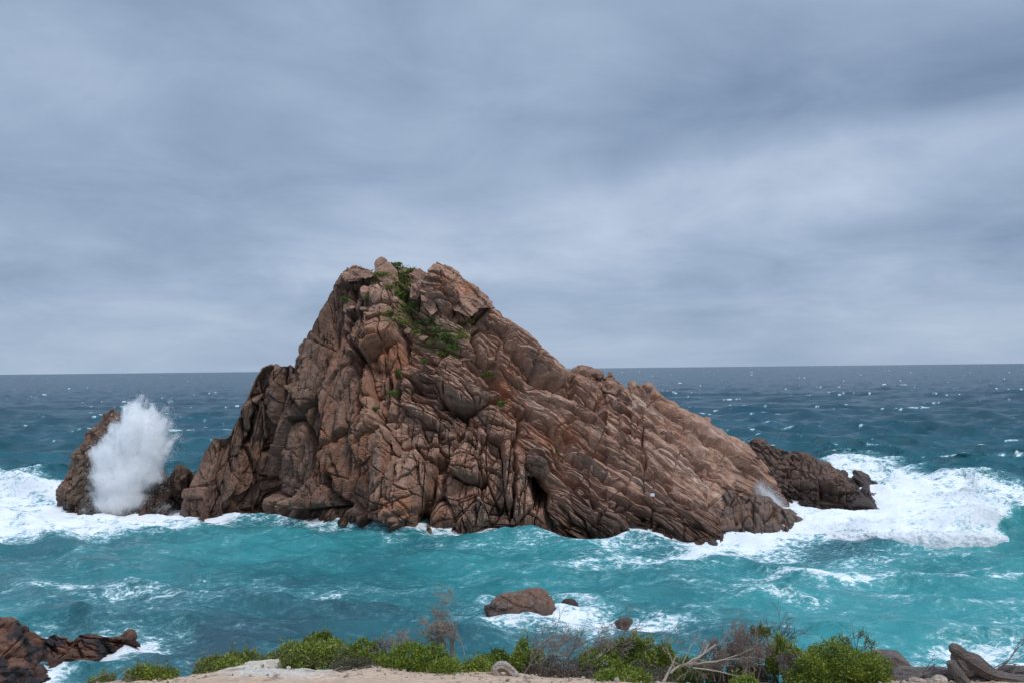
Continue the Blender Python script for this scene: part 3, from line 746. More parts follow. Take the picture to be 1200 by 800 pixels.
m, nt, N, L, P = mat('sea_water')
tc = N.new('ShaderNodeTexCoord').outputs['Object']
colA = nd(N, 'ShaderNodeAttribute', attribute_name='col').outputs['Color']
fo = nd(N, 'ShaderNodeAttribute', attribute_name='foam').outputs['Fac']
w1 = noise_node(N, L, tc, .55, 6, .62, .6); w2 = noise_node(N, L, tc, 2.4, 5, .6, .3)
mp = N.new('ShaderNodeMapping'); mp.inputs['Scale'].default_value = (.55, 1, 1); mp.inputs['Rotation'].default_value = (0, 0, .12); L.new(tc, mp.inputs['Vector'])
nl = noise_node(N, L, mp.outputs[0], .42, 7, .62, 1.0)
nf = noise_node(N, L, mp.outputs[0], 2.4, 8, .74, .8)
warp = N.new('ShaderNodeTexNoise'); warp.inputs['Scale'].default_value = .9; warp.inputs['Detail'].default_value = 6
L.new(tc, warp.inputs['Vector'])
vm = N.new('ShaderNodeVectorMath'); vm.operation = 'MULTIPLY_ADD'
L.new(warp.outputs['Color'], vm.inputs[0]); vm.inputs[1].default_value = (2.2, 2.2, 0); L.new(mp.outputs[0], vm.inputs[2])
vo = N.new('ShaderNodeTexVoronoi'); vo.feature = 'DISTANCE_TO_EDGE'; vo.inputs['Scale'].default_value = 1.1
L.new(vm.outputs[0], vo.inputs['Vector'])
web = map_range(N, L, vo.outputs['Distance'], 0.0, .14, 1.0, 0.0, True)
t1 = math_node(N, L, 'MULTIPLY', math_node(N, L, 'SUBTRACT', nl, .5), 1.5)
t2 = math_node(N, L, 'MULTIPLY', math_node(N, L, 'SUBTRACT', nf, .5), 2.1)
t3 = math_node(N, L, 'MULTIPLY', math_node(N, L, 'MULTIPLY', web, .22), math_node(N, L, 'MINIMUM', math_node(N, L, 'MULTIPLY', fo, 2.0), 1.0))
farF = map_range(N, L, nd(N, 'ShaderNodeAttribute', attribute_name='far').outputs['Fac'], 0, .6, 1.0, .18)
sm = math_node(N, L, 'ADD', fo, math_node(N, L, 'MULTIPLY', farF, math_node(N, L, 'ADD', t1, math_node(N, L, 'ADD', t2, t3))))
fmask = math_node(N, L, 'MULTIPLY', map_range(N, L, sm, .50, .98, 0, 1, True), map_range(N, L, farF, .18, 1, .72, 1))
bl = map_range(N, L, sm, .10, .8, 0, .42, True)             # aerated water under thin foam
mixc = N.new('ShaderNodeMix'); mixc.data_type = 'RGBA'
L.new(bl, mixc.inputs[0]); L.new(colA, mixc.inputs[6]); mixc.inputs[7].default_value = (.22, .50, .52, 1)
L.new(mixc.outputs[2], P.inputs['Base Color'])
P.inputs['Roughness'].default_value = .25; P.inputs['IOR'].default_value = 1.33; L.new(map_range(N, L, nd(N, 'ShaderNodeAttribute', attribute_name='far').outputs['Fac'], 0, 1, .34, .20), P.inputs['Specular IOR Level'])
bp = N.new('ShaderNodeBump'); bp.inputs['Strength'].default_value = .75; bp.inputs['Distance'].default_value = .5
mp2 = N.new('ShaderNodeMapping'); mp2.inputs['Scale'].default_value = (.6, 1, 1); L.new(tc, mp2.inputs['Vector'])
w0 = noise_node(N, L, mp2.outputs[0], .14, 4, .6, .4)
L.new(math_node(N, L, 'ADD', math_node(N, L, 'MULTIPLY', w0, 2.0), math_node(N, L, 'ADD', w1, math_node(N, L, 'MULTIPLY', w2, .28))), bp.inputs['Height'])
L.new(bp.outputs[0], P.inputs['Normal'])
PF = N.new('ShaderNodeBsdfPrincipled')
fm = N.new('ShaderNodeMix'); fm.data_type = 'RGBA'; L.new(map_range(N, L, sm, .55, 1.15, 0, 1, True), fm.inputs[0])
fm.inputs[6].default_value = (.62, .76, .78, 1); fm.inputs[7].default_value = (.86, .88, .89, 1); L.new(fm.outputs[2], PF.inputs['Base Color']); PF.inputs['Roughness'].default_value = .7
PF.inputs['Specular IOR Level'].default_value = .1
bf = N.new('ShaderNodeBump'); bf.inputs['Strength'].default_value = .8; bf.inputs['Distance'].default_value = .35
L.new(math_node(N, L, 'ADD', nl, math_node(N, L, 'MULTIPLY', nf, .4)), bf.inputs['Height']); L.new(bf.outputs[0], PF.inputs['Normal'])
mx = N.new('ShaderNodeMixShader'); L.new(fmask, mx.inputs[0]); L.new(P.outputs[0], mx.inputs[1]); L.new(PF.outputs[0], mx.inputs[2])
L.new(mx.outputs[0], N['Material Output'].inputs['Surface'])
M_SEA = m
me = new_mesh('sea', sea_v.reshape(-1, 3), grid_faces(*Xg.shape)[:, ::-1], M_SEA)
set_col(me, 'col', np.clip(scol.reshape(-1, 3), 0, 1)); set_float(me, 'far', sstep(Yg, 130, 400)); set_float(me, 'foam', np.clip(foam, 0, 1.7))
tag(link('sea', me), 'turquoise and slate blue sea flecked with foam', 'sea', kind='structure')

# --- foam material for breaking water
def foam_material():
    m, nt, N, L, P = mat('foam')
    tc = N.new('ShaderNodeTexCoord').outputs['Object']
    n = noise_node(N, L, tc, 1.4, 8, .7, .5); n2 = noise_node(N, L, tc, .4, 5, .6, .5)
    mixc = N.new('ShaderNodeMix'); mixc.data_type = 'RGBA'
    L.new(map_range(N, L, n2, .56, .72, 0, .55), mixc.inputs[0])
    mixc.inputs[6].default_value = (.86, .88, .89, 1); mixc.inputs[7].default_value = (.50, .72, .74, 1)
    L.new(mixc.outputs[2], P.inputs['Base Color']); P.inputs['Roughness'].default_value = .75
    P.inputs['Specular IOR Level'].default_value = .1
    b = N.new('ShaderNodeBump'); b.inputs['Strength'].default_value = 1.0; b.inputs['Distance'].default_value = .4
    L.new(n, b.inputs['Height']); L.new(b.outputs[0], P.inputs['Normal'])
    return m
M_FOAM = foam_material()

def roller(name, label, pts, height, front, back, seed, nl=420, nw=110):
    """A tumbling front of white water along a line of sea points, steep towards the shore."""
    Pw = on_sea(V([p[0] for p in pts], float), V([p[1] for p in pts], float))[:, :2]
    seg = np.concatenate([[0], np.cumsum(np.linalg.norm(np.diff(Pw, axis=0), axis=1))])
    t = np.linspace(0, seg[-1], nl)
    C = np.stack([np.interp(t, seg, Pw[:, 0]), np.interp(t, seg, Pw[:, 1])], 1)
    T = np.gradient(C, axis=0)
    for _ in range(20): T[1:-1] = (T[:-2] + T[1:-1] * 2 + T[2:]) / 4
    T /= np.linalg.norm(T, axis=1)[:, None]
    Nn = np.stack([-T[:, 1], T[:, 0]], 1)                    # to the back
    Nn *= np.sign(Nn[:, 1])[:, None]
    hs = np.interp(t / seg[-1], np.linspace(0, 1, len(height)), height)
    w = np.linspace(0, 1, nw)
    q = np.where(w < .45, w / .45, (w - .45) / .55)
    fr = front * (1 + .9 * fbm(t * .22 + seed, 0 * t, 1.0 * seed, 4, .6))[:, None]
    off = np.where(w[None] < .45, -fr * np.sqrt(1 - q[None] ** 2) * .9, back * q[None])
    zz = np.where(w < .45, np.sin(q * np.pi / 2), (1 - q) ** 1.6)
    X = C[:, 0][:, None] + Nn[:, 0][:, None] * off; Y = C[:, 1][:, None] + Nn[:, 1][:, None] * off
    Z = hs[:, None] * zz[None] * 1.0 - .9 + .6 * np.minimum(1, zz[None] * 3)
    lump = .9 * np.abs(fbm(X * .35 + seed, Y * .35, Z * .35, 4)) + .45 * np.abs(fbm(X * 1.1, Y * 1.1 + seed, Z * 1.1, 3)) + .22 * np.abs(fbm(X * 3, Y * 3 + seed, Z * 3, 3))
    lump = lump * (.15 + zz[None] * .85) * np.minimum(1, hs[:, None])
    Z = Z + lump * .8
    X = X - Nn[:, 0][:, None] * lump * .7; Y = Y - Nn[:, 1][:, None] * lump * .7
    G = np.stack([X, Y, Z], -1)
    loc = V([C[:, 0].mean(), C[:, 1].mean(), 0])
    me = new_mesh(name, (G - loc).reshape(-1, 3), grid_faces(nl, nw), M_FOAM)
    o = link(name, me); o.location = loc
    return tag(o, label, 'wave')
bw = roller('breaking_wave', 'long white wall of tumbling surf right of the rock knob', [(925,626),(950,631),(1000,634),(1060,640),(1110,642),(1150,641),(1170,637),(1188,630)], [.1,.8,1.3,1.7,2.0,1.8,1.0,.1], 1.8, 12, 3)
roller('surge_wave', 'small surge of white water against the left foot of the big rock', [(212,616),(240,619),(270,614),(300,608),(325,605),(340,610)], [.1,.5,.7,.9,.9,.1], .9, 3, 21, 220, 60)

# --- spray: mist volumes and flung droplets
def mist_material(name, puffs, density, nscale, jet=8.0, col=(1.0, 1.0, 1.0)):
    m = bpy.data.materials.new(name); m.use_nodes = True
    nt = m.node_tree; N, L = nt.nodes, nt.links
    N.remove(N['Principled BSDF'])
    tc = N.new('ShaderNodeTexCoord').outputs['Object']
    wn = N.new('ShaderNodeTexNoise'); wn.inputs['Scale'].default_value = nscale; wn.inputs['Detail'].default_value = 8; wn.inputs['Roughness'].default_value = .72
    L.new(tc, wn.inputs['Vector'])
    sub = N.new('ShaderNodeVectorMath'); sub.operation = 'SUBTRACT'; L.new(wn.outputs['Color'], sub.inputs[0]); sub.inputs[1].default_value = (.5, .5, .5)
    vm = N.new('ShaderNodeVectorMath'); vm.operation = 'MULTIPLY_ADD'; L.new(sub.outputs[0], vm.inputs[0])
    am = .8 / nscale
    vm.inputs[1].default_value = (am, am, am); L.new(tc, vm.inputs[2])
    tot = None
    for (c, r, k) in puffs:
        d = N.new('ShaderNodeVectorMath'); d.operation = 'DISTANCE'; L.new(vm.outputs[0], d.inputs[0]); d.inputs[1].default_value = [float(x) for x in c]
        o = map_range(N, L, d.outputs['Value'], r * 1.3, 0, 0.0, k * .85, True)
        tot = o if tot is None else math_node(N, L, 'ADD', tot, o)
    # torn jets fanning out from the foot of the burst
    nv = N.new('ShaderNodeVectorMath'); nv.operation = 'SUBTRACT'; L.new(tc, nv.inputs[0]); nv.inputs[1].default_value = (0, 0, -3.0)
    nz = N.new('ShaderNodeVectorMath'); nz.operation = 'NORMALIZE'; L.new(nv.outputs[0], nz.inputs[0])
    ln = N.new('ShaderNodeVectorMath'); ln.operation = 'LENGTH'; L.new(nv.outputs[0], ln.inputs[0])
    sv = N.new('ShaderNodeVectorMath'); sv.operation = 'MULTIPLY_ADD'; L.new(nv.outputs[0], sv.inputs[0]); sv.inputs[1].default_value = (.03, .03, .03); L.new(nz.outputs[0], sv.inputs[2])
    nj = noise_node(N, L, sv.outputs[0], jet, 8, .72, .4)
    jj = math_node(N, L, 'MULTIPLY', math_node(N, L, 'SUBTRACT', nj, .5), map_range(N, L, ln.outputs['Value'], 3, 15, 1.0, 6.0))
    n2 = noise_node(N, L, tc, nscale * 3.0, 9, .74, .8)
    gate = map_range(N, L, tot, 0.02, .35, 0, 1)
    T = math_node(N, L, 'ADD', tot, math_node(N, L, 'MULTIPLY', gate, math_node(N, L, 'ADD', jj, math_node(N, L, 'MULTIPLY', math_node(N, L, 'SUBTRACT', n2, .5), 2.2))))
    dn = map_range(N, L, T, .26, 2.0, 0, 1, True)
    dn = math_node(N, L, 'MULTIPLY', dn, density)
    pv = N.new('ShaderNodeVolumePrincipled')
    pv.inputs['Color'].default_value = (*col, 1); pv.inputs['Anisotropy'].default_value = .0
    L.new(dn, pv.inputs['Density'])
    L.new(pv.outputs[0], N['Material Output'].inputs['Volume'])
    return m

def mist(name, puffs_px, d0, density, nscale, parent, squash=1.0):
    """puffs_px: (px, py, radius px, weight, depth offset m)."""
    base = V(parent.location)
    puffs = [(at(float(px), float(py), d0 + dz) - base, r * d0 / FOC, k) for px, py, r, k, dz in puffs_px]
    import bmesh
    bm = bmesh.new(); bmesh.ops.create_icosphere(bm, subdivisions=4, radius=1.0)
    D_ = V([v_.co[:] for v_ in bm.verts]); Fc = V([[v_.index for v_ in f.verts] for f in bm.faces]); bm.free()
    ctr = sum(c * r for c, r, _ in puffs) / sum(r for _, r, _ in puffs)
    rad = np.zeros(len(D_))
    for c, r, _ in puffs:
        o = c - ctr; b = D_ @ o; disc = b * b - (o @ o - (r * 1.22) ** 2)
        t = np.where(disc > 0, b + np.sqrt(np.maximum(disc, 0)), 0)
        rad = np.maximum(rad, t)
    rad = np.maximum(rad, .3)
    me = new_mesh(name, ctr + D_ * rad[:, None], Fc, mist_material(name, puffs, density, nscale))
    return link(name, me, parent), puffs

def droplets(puffs, n, parent, seed, smin=.03, smax=.10, fling=1.15):
    g = np.random.default_rng(seed)
    w = V([r ** 2 * k for _, r, k in puffs]); w = w / w.sum()
    idx = g.choice(len(puffs), n, p=w)
    C = V([puffs[i][0] for i in idx]); Rr = V([puffs[i][1] for i in idx])
    d = g.normal(size=(n, 3)); d /= np.linalg.norm(d, axis=1)[:, None]
    rr = g.uniform(.35, 1, n) ** .6 * fling
    q = C + d * (Rr * rr)[:, None]
    q += .5 * np.stack([fbm(q[:, 0] * .8, q[:, 1] * .8, q[:, 2] * .8 + k * 9, 3) for k in range(3)], 1)
    sz = smin + (smax - smin) * g.random(n) ** 3
    tet = V([[1, 1, 1], [-1, -1, 1], [-1, 1, -1], [1, -1, -1]]) * .6
    Vv = q[:, None, :] + tet[None] * sz[:, None, None] * np.stack([np.ones(n), np.ones(n), g.uniform(1, 2.2, n)], 1)[:, None, :]
    f = V([[0, 1, 2], [0, 3, 1], [0, 2, 3], [1, 3, 2]])
    Fc = (np.arange(n)[:, None, None] * 4 + f[None]).reshape(-1, 3)
    o = link('droplets', new_mesh('droplets', Vv.reshape(-1, 3), Fc, M_FOAM), parent)
    o['kind'] = 'stuff'
    return o

plume = thing('spray_burst', 'tall white burst of sea spray exploding against the sea stack', 'spray', on_sea(145., 603.))
PL = [(122,585,17,1,0),(130,592,18,1,-.5),(145,590,20,1,-.5),(160,580,18,.8,0),(124,560,20,1,0),(122,540,17,1,0),(140,560,26,1.2,-.5),(158,555,24,1,0),(175,548,22,.75,0),(130,528,20,1,0),(150,530,26,1.2,0),(172,525,26,1,0),(186,522,20,.7,.5),
      (148,505,20,1,0),(165,500,24,1.1,0),(182,504,20,.85,0),(160,486,17,1,0),(174,488,15,.8,0),(156,478,10,.7,0),(192,486,7,.4,0),(183,560,16,.35,1),(112,555,9,.7,0),(170,590,12,.45,0),(196,478,6,.5,.3),(200,470,4,.4,.3),(138,502,10,.8,0),(126,513,9,.8,0),(206,510,9,.4,.5),(207,530,8,.35,.5),(165,467,8,.6,0),(149,478,8,.6,0),(177,476,8,.6,0),(110,530,9,.7,0),(110,575,9,.6,0),(198,495,8,.6,0),(190,498,11,.7,.3),(203,484,6,.5,.4),(208,512,7,.45,.5),(100,598,9,.6,0),(184,598,10,.5,0),(196,594,8,.4,.5),(172,470,5,.5,0)]
o, pf = mist('mist', PL, 120.5, 6.0, .45, plume)
droplets(pf, 42000, plume, 3, .012, .045, 1.2)
sp2 = thing('spray_burst', 'small fan of spray thrown up between the rock knob and the big rock', 'spray', on_sea(895., 596.))
o, pf = mist('mist', [(893,574,9,1,0),(899,582,11,1.2,0),(906,590,12,1,0),(886,580,8,.6,0),(915,594,9,.8,0),(890,592,9,.7,0),(890,567,6,.5,0)], 122, 3.5, .7, sp2)
droplets(pf, 9000, sp2, 4, .012, .045, 1.25)
sp3 = thing('spray_bank', 'soft bank of mist blowing off the surf left of the sea stack', 'spray', on_sea(30., 590.))
o, pf = mist('mist', [(-60,575,30,.8,0),(-20,572,26,.8,0),(10,572,24,.9,0),(35,570,20,.8,0),(55,575,18,.7,0),(70,580,14,.5,0),(42,556,10,.35,0)], 128, .9, .3, sp3)

wp = [(x, y, r, k, dz) for x, y, r, k, dz in [(950,622,10,.7,1),(966,622,13,.8,1),(985,621,15,.9,1),(1005,621,17,1,1),(1025,622,18,1,1),(1045,624,19,1,1),(1065,625,20,1,1),(1085,626,20,1,1),(1105,626,20,1,1),(1125,626,19,1,1),(1143,626,17,.9,1),(1158,627,13,.7,1)]]
o, pf = mist('mist', wp, 98.6, 1.6, .6, bw)
droplets(pf, 14000, bw, 9, .012, .045, 1.05)
sp4 = thing('spray_bank', 'low veil of spray over the white crest behind the tip of the dark ridge', 'spray', on_sea(1040., 560.))
o, pf = mist('mist', [(985,552,10,.7,0),(1005,550,12,.8,0),(1030,549,13,.9,0),(1052,548,12,.9,0),(1075,553,11,.7,0),(1095,560,9,.5,0)], 152, .8, .4, sp4)

# little white marker on the flank
p, n = island_at(764, 582)
mk = thing('marker_box', 'tiny white box fixed to the lower right flank of the big rock', 'box', p)
def box_mesh(name, size, mat_, bev=.02, off=(0, 0, 0)):
    bm = bmesh.new(); bmesh.ops.create_cube(bm, size=1.0)
    bmesh.ops.scale(bm, vec=size, verts=bm.verts)
    bmesh.ops.bevel(bm, geom=bm.edges[:], offset=bev, segments=2, affect='EDGES')
    bmesh.ops.translate(bm, vec=off, verts=bm.verts)
    me = bpy.data.meshes.new(name); bm.to_mesh(me); bm.free(); me.materials.append(mat_)
    return me
M_WHITE = simple('white_paint', (.8, .8, .8), .5, 3, .08)
M_STEEL = simple('grey_steel', (.25, .25, .25), .5, 3, .1)
link('panel', box_mesh('panel', (.5, .12, .36), M_WHITE, .02, (0, -.55, .35)), mk)
link('bracket', box_mesh('bracket', (.1, .7, .08), M_STEEL, .01, (0, -.15, .3)), mk)

# ------------------------------------------------------------------ clifftop ground
EDGE = V([(-300,840),(-100,830),(0,818),(60,808),(110,801),(150,799),(200,796),(240,790),(290,784),(330,783),(370,787),(400,787),(440,781),(480,786),(540,787),(600,790),(660,795),(720,798),(800,801),(900,803),(1000,803),(1050,797),(1200,794),(1500,790)], float)
GD = 17.0
epx = np.linspace(-300, 1500, 200)
E3 = at(epx, np.interp(epx, EDGE[:, 0], EDGE[:, 1]), np.full(200, GD))
def ground_z(x, y):
    xx = x * GD / np.maximum(y, 6.0) if False else x
    ez = np.interp(xx, E3[:, 0], E3[:, 2])
    zin = ez + (GD - y) * .255
    zin = np.minimum(zin, 18.35 - .02 * y)
    o = np.maximum(y - GD, 0)
    zout = ez - .22 * o - .16 * o ** 2
    lump = .05 * fbm(x * .9, y * .9, 1.0, 4) + .10 * fbm(x * .35, y * .35, 4.0, 3)
    return np.where(y < GD, zin, np.maximum(zout, -3)) + lump
gy = np.concatenate([np.linspace(-12, 12, 40)[:-1], np.linspace(12, 19, 260)[:-1], np.linspace(19, 34, 60)])
gx = np.linspace(-26, 26, 640)
GX, GY = np.meshgrid(gx, gy)
GZ = ground_z(GX, GY)
gu, gv = proj(np.stack([GX, GY, GZ], -1))
lime = np.exp(-((gu - 325) / 75) ** 2) * sstep(GY, 15.2, 16.4)
crk = facets(GX * 40, GY * 40, 20, 40, 16, 91)
GZ = GZ + lime * (crk * .13 + .03) + .030 * fbm(GX * 4, GY * 4, 2., 5, .6) * (1 + .8 * lime)
sn = fbm(GX * 1.3, GY * 1.3, 8., 5, .6)
gc = mix(np.broadcast_to(V([.66, .475, .335]), GX.shape + (3,)), V([.50, .355, .25]), np.clip(.3 + sn, 0, 1))
gc = mix(gc, V([.62, .56, .48]), np.clip(lime * 1.6 + sn * .6 - .3, 0, 1))
gc = mix(gc, V([.16, .125, .095]), sstep(fbm(GX * 2.4 + 5, GY * 2.4, 3., 5, .6), .18, .42) * .8)
gc = mix(gc, V([.14, .115, .085]), sstep(GY, 17.4, 19) * .8)
m, nt, N, L, P = mat('sandy_ground')
tc = N.new('ShaderNodeTexCoord').outputs['Object']
cA = nd(N, 'ShaderNodeAttribute', attribute_name='col').outputs['Color']
na = noise_node(N, L, tc, 9, 6, .7); nb_ = noise_node(N, L, tc, 45, 4, .7)
L.new(mul_color(N, L, mul_color(N, L, cA, map_range(N, L, na, .3, .7, .72, 1.28)), map_range(N, L, nb_, .3, .7, .75, 1.25)), P.inputs['Base Color'])
P.inputs['Roughness'].default_value = .92; P.inputs['Specular IOR Level'].default_value = .2
b = N.new('ShaderNodeBump'); b.inputs['Strength'].default_value = .8; b.inputs['Distance'].default_value = .06
L.new(math_node(N, L, 'ADD', na, math_node(N, L, 'MULTIPLY', nb_, .3)), b.inputs['Height']); L.new(b.outputs[0], P.inputs['Normal'])
me = new_mesh('ground', np.stack([GX, GY, GZ], -1).reshape(-1, 3), grid_faces(*GX.shape), m)
set_col(me, 'col', gc.reshape(-1, 3))
tag(link('ground', me), 'sandy clifftop ground with pale limestone', 'ground', kind='structure')

# pebbles and crumbs of limestone strewn over the sand
g = np.random.default_rng(90); n_ = 1500
qx = g.uniform(-11, 11, n_); qy = 15.6 + 1.5 * g.random(n_) ** .7
qz = ground_z(qx, qy); sz = .008 + .035 * g.random(n_) ** 3
bm = bmesh.new(); bmesh.ops.create_icosphere(bm, subdivisions=1, radius=1.0)
PI_ = V([v_.co[:] for v_ in bm.verts]); FI_ = V([[v_.index for v_ in f.verts] for f in bm.faces]); bm.free()
vv = PI_[None] * (1 + .35 * g.normal(size=(n_, len(PI_), 1)) * .5) * sz[:, None, None] * g.uniform(.6, 1.5, (n_, 1, 3)) + np.stack([qx, qy, qz + sz * .3], 1)[:, None]
me = new_mesh('pebbles', vv.reshape(-1, 3), (np.arange(n_)[:, None, None] * len(PI_) + FI_[None]).reshape(-1, 3), M_ROCK_SMALL, smooth=False)
cc_ = mix(np.broadcast_to(V([.60, .50, .40]), (n_, 3)), V([.22, .17, .13]), g.random(n_) ** 1.5)
set_col(me, 'col', np.repeat(cc_, len(PI_), 0)); set_float(me, 'wet', np.zeros(n_ * len(PI_)))
tag(link('pebbles', me), 'scattered pebbles and limestone crumbs on the sandy ground', 'pebbles', kind='stuff')

# ------------------------------------------------------------------ plants
class Tubes:
    def __init__(self): self.v = []; self.f = []; self.c = []
    def add(self, pts, radii, col, sides=5):
        pts = V(pts, float); n = len(pts)
        T = np.gradient(pts, axis=0); T /= np.linalg.norm(T, axis=1)[:, None] + 1e-9
        ref = V([.3, .9, .2]) if abs(T[0] @ V([.3, .9, .2])) < .8 else V([1., 0, 0])
        A = np.cross(T, ref); A /= np.linalg.norm(A, axis=1)[:, None] + 1e-9
        B = np.cross(T, A)
        th = np.arange(sides) * 2 * math.pi / sides
        base = len(self.v)
        rings = pts[:, None] + (A[:, None] * np.cos(th)[None, :, None] + B[:, None] * np.sin(th)[None, :, None]) * V(radii, float)[:, None, None]
        self.v.extend(rings.reshape(-1, 3)); self.c.extend([col] * (n * sides))
        for i in range(n - 1):
            for j in range(sides):
                a, b_ = base + i * sides + j, base + i * sides + (j + 1) % sides
                self.f.append((a, b_, b_ + sides, a + sides))
    def build(self, name, parent=None, mat_=None):
        me = new_mesh(name, V(self.v), V(self.f), mat_ or M_WOOD)
        set_col(me, 'col', V(self.c))
        return link(name, me, parent)

def grow(T, p, d, length, rad, level, maxl, g, col, spread=.55, lean=V([0, 0, 0]), kids=(3, 5), shrink=.62, minr=.004, curl=.25, tips=None, upright=.12):
    n = 6 if level < maxl else 4
    pts = [p]; q = p.copy(); d = d / np.linalg.norm(d)
    for i in range(n - 1):
        d = d + g.normal(size=3) * curl * .35 + lean * .12 + V([0, 0, upright * .3])
        d /= np.linalg.norm(d)
        q = q + d * length / (n - 1); pts.append(q.copy())
    r1 = max(rad * .55, minr)
    cc = V(col) * g.uniform(.75, 1.25)
    T.add(pts, np.linspace(rad, r1, n), cc, 6 if level == 0 else (5 if rad > .012 else 3))
    if tips is not None and level >= maxl - 1: tips.extend(pts[1:])
    if level >= maxl: return
    for k in range(g.integers(*kids) + (1 if level == 0 else 0)):
        i = g.integers(max(1, n // 3), n)
        nd_ = d + g.normal(size=3) * spread + lean * .25
        grow(T, pts[i], nd_, length * shrink * g.uniform(.7, 1.2), max(r1 * .75, minr), level + 1, maxl, g, col, spread, lean, kids, shrink, minr, curl, tips, upright)

def leaves_mesh(name, pts, nrm, g, size, colA, colB, accent=None, acc_p=0.0, parent=None, aspect=.5, colvar=.35, lightf=None):
    n = len(pts)
    d = nrm * .9 + g.normal(size=(n, 3)) * .75 + V([0, 0, .35]); d /= np.linalg.norm(d, axis=1)[:, None]
    side = np.cross(d, g.normal(size=(n, 3))); side /= np.linalg.norm(side, axis=1)[:, None]
    sz = size * g.uniform(.6, 1.4, n)[:, None]
    q = np.stack([pts, pts + d * sz * .5 + side * sz * aspect * .5, pts + d * sz, pts + d * sz * .5 - side * sz * aspect * .5], 1)
    Fc = np.arange(n * 4).reshape(-1, 4)
    cn = fbm(pts[:, 0] * 2.2, pts[:, 1] * 2.2, pts[:, 2] * 2.2, 3) if size < .12 else fbm(pts[:, 0] * .5, pts[:, 1] * .5, pts[:, 2] * .5, 3)
    t = np.clip(.5 + cn * 1.1 + g.normal(size=n) * .2, 0, 1)
    c = mix(np.broadcast_to(V(colA), (n, 3)), V(colB), t)
    if accent is not None: c = np.where((g.random(n) < acc_p * (.4 + 1.5 * np.clip(cn + .3, 0, 1)))[:, None], V(accent), c)
    c = c * g.uniform(1 - colvar, 1 + colvar, n)[:, None]
    me = new_mesh(name, q.reshape(-1, 3), Fc, M_LEAF, smooth=False)
    set_col(me, 'col', np.repeat(c, 4, 0))
    return link(name, me, parent)

def lobe_points(lobes, n, g, inner=.55):
    w = V([l[3] * l[5] + l[3] * l[4] for l in lobes]); w = w / w.sum()
    P_, N_ = [], []
    idx = g.choice(len(lobes), n, p=w)
    for i, l in enumerate(lobes):
        k = int((idx == i).sum())
        d = g.normal(size=(k, 3)); d /= np.linalg.norm(d, axis=1)[:, None]
        d[:, 2] = np.where(d[:, 2] < -.35, -d[:, 2], d[:, 2])
        bump = 1 + .28 * fbm(d[:, 0] * 2.3 + i * 7.7, d[:, 1] * 2.3, d[:, 2] * 2.3, 3)
        r = (inner + (1 - inner) * g.random(k) ** .5) * bump
        P_.append(V(l[:3]) + d * r[:, None] * V(l[3:6])); N_.append(d)
    return np.concatenate(P_), np.concatenate(N_)

GA, GB = (.125, .175, .034), (.285, .355, .065)          # dark and bright leaf
OL, OB = (.110, .122, .038), (.200, .200, .066)          # olive
def shrub(label, px0, px1, ptop, pbase, d, n=5000, ca=GA, cb=GB, size=.045, accent=(.20, .22, .03), acc_p=.12, seed=1, nl=9, wind=.0, group='green coastal shrubs on the clifftop', deadunder=0, name='shrub'):
    g = np.random.default_rng(seed)
    cx = (px0 + px1) / 2; ptop = ptop + 3
    top = at(float(cx), float(ptop), d); base = at(float(cx), float(pbase), d)
    gz = ground_z(V([base[0]]), V([base[1]]))[0]
    zb = min(base[2], max(gz, base[2] - .6))
    w = (px1 - px0) * d / FOC / 2; h = top[2] - base[2]
    root = thing(name, label, 'shrub', (base[0], base[1], zb), group)
    lobes = []; nl = int(nl * 1.5)
    for k in range(nl):
        a = (k + .5) / nl * 2 - 1
        x = a * w * .78; hh = h * (.60 + .45 * g.random()) * (1 - .30 * abs(a) ** 2)
        hh = min(hh * (1 + wind * a), h * .98)
        rz = min(hh * .55, max(.12, h * .38)); rx = max(w * .27, .12) * g.uniform(.6, 1.35)
        lobes.append((x, g.normal() * w * .22, hh - rz + (base[2] - zb), rx, max(w * .28, .15), rz))
        lobes.append((x * .95, -w * .2 + g.normal() * .1, (hh - rz) * .45 + (base[2] - zb), rx, max(w * .28, .15), rz * .9))
    p, nn = lobe_points(lobes, int(n * 1.6), g)
    p[:, 2] = np.maximum(p[:, 2], .02)
    # sprigs standing out of the crown, leaning with the wind
    up_ = np.where(nn[:, 2] > .15)[0]; ns_ = max(6, n // 110)
    ii = g.choice(up_, ns_); k_ = 16
    dr = nn[ii] * .6 + V([.35, 0, .8]) + g.normal(size=(ns_, 3)) * .3; dr /= np.linalg.norm(dr, axis=1)[:, None]
    tl_ = g.uniform(.08, .24, ns_)
    tt_ = np.linspace(0, 1, k_)
    sp = (p[ii][:, None] + dr[:, None] * (tl_[:, None] * tt_[None])[..., None] + g.normal(size=(ns_, k_, 3)) * .012).reshape(-1, 3)
    p = np.concatenate([p, sp]); nn = np.concatenate([nn, np.repeat(dr, k_, 0)])
    leaves_mesh('foliage', p, nn, g, size * 1.1, ca, cb, accent, acc_p, root)
    T = Tubes()
    for k in range(7):
        l = lobes[g.integers(len(lobes))]
        d0 = V([l[0], l[1], max(l[2], .2)])
        grow(T, V([l[0] * .25, l[1] * .3, -.1]), d0, np.linalg.norm(d0) * .8, .018, 0, 2, g, (.20, .165, .135), .5, minr=.004)
    if deadunder:
        for k in range(deadunder):
            a = g.uniform(-1, 1)
            grow(T, V([a * w * .8, -w * .12 - .15, -.05]), V([g.normal() * .5, -.15, 1.]), h * .45, .016, 0, 3, g, (.27, .22, .185), .8, minr=.004, curl=.5)
    T.build('branches', root)
    return root

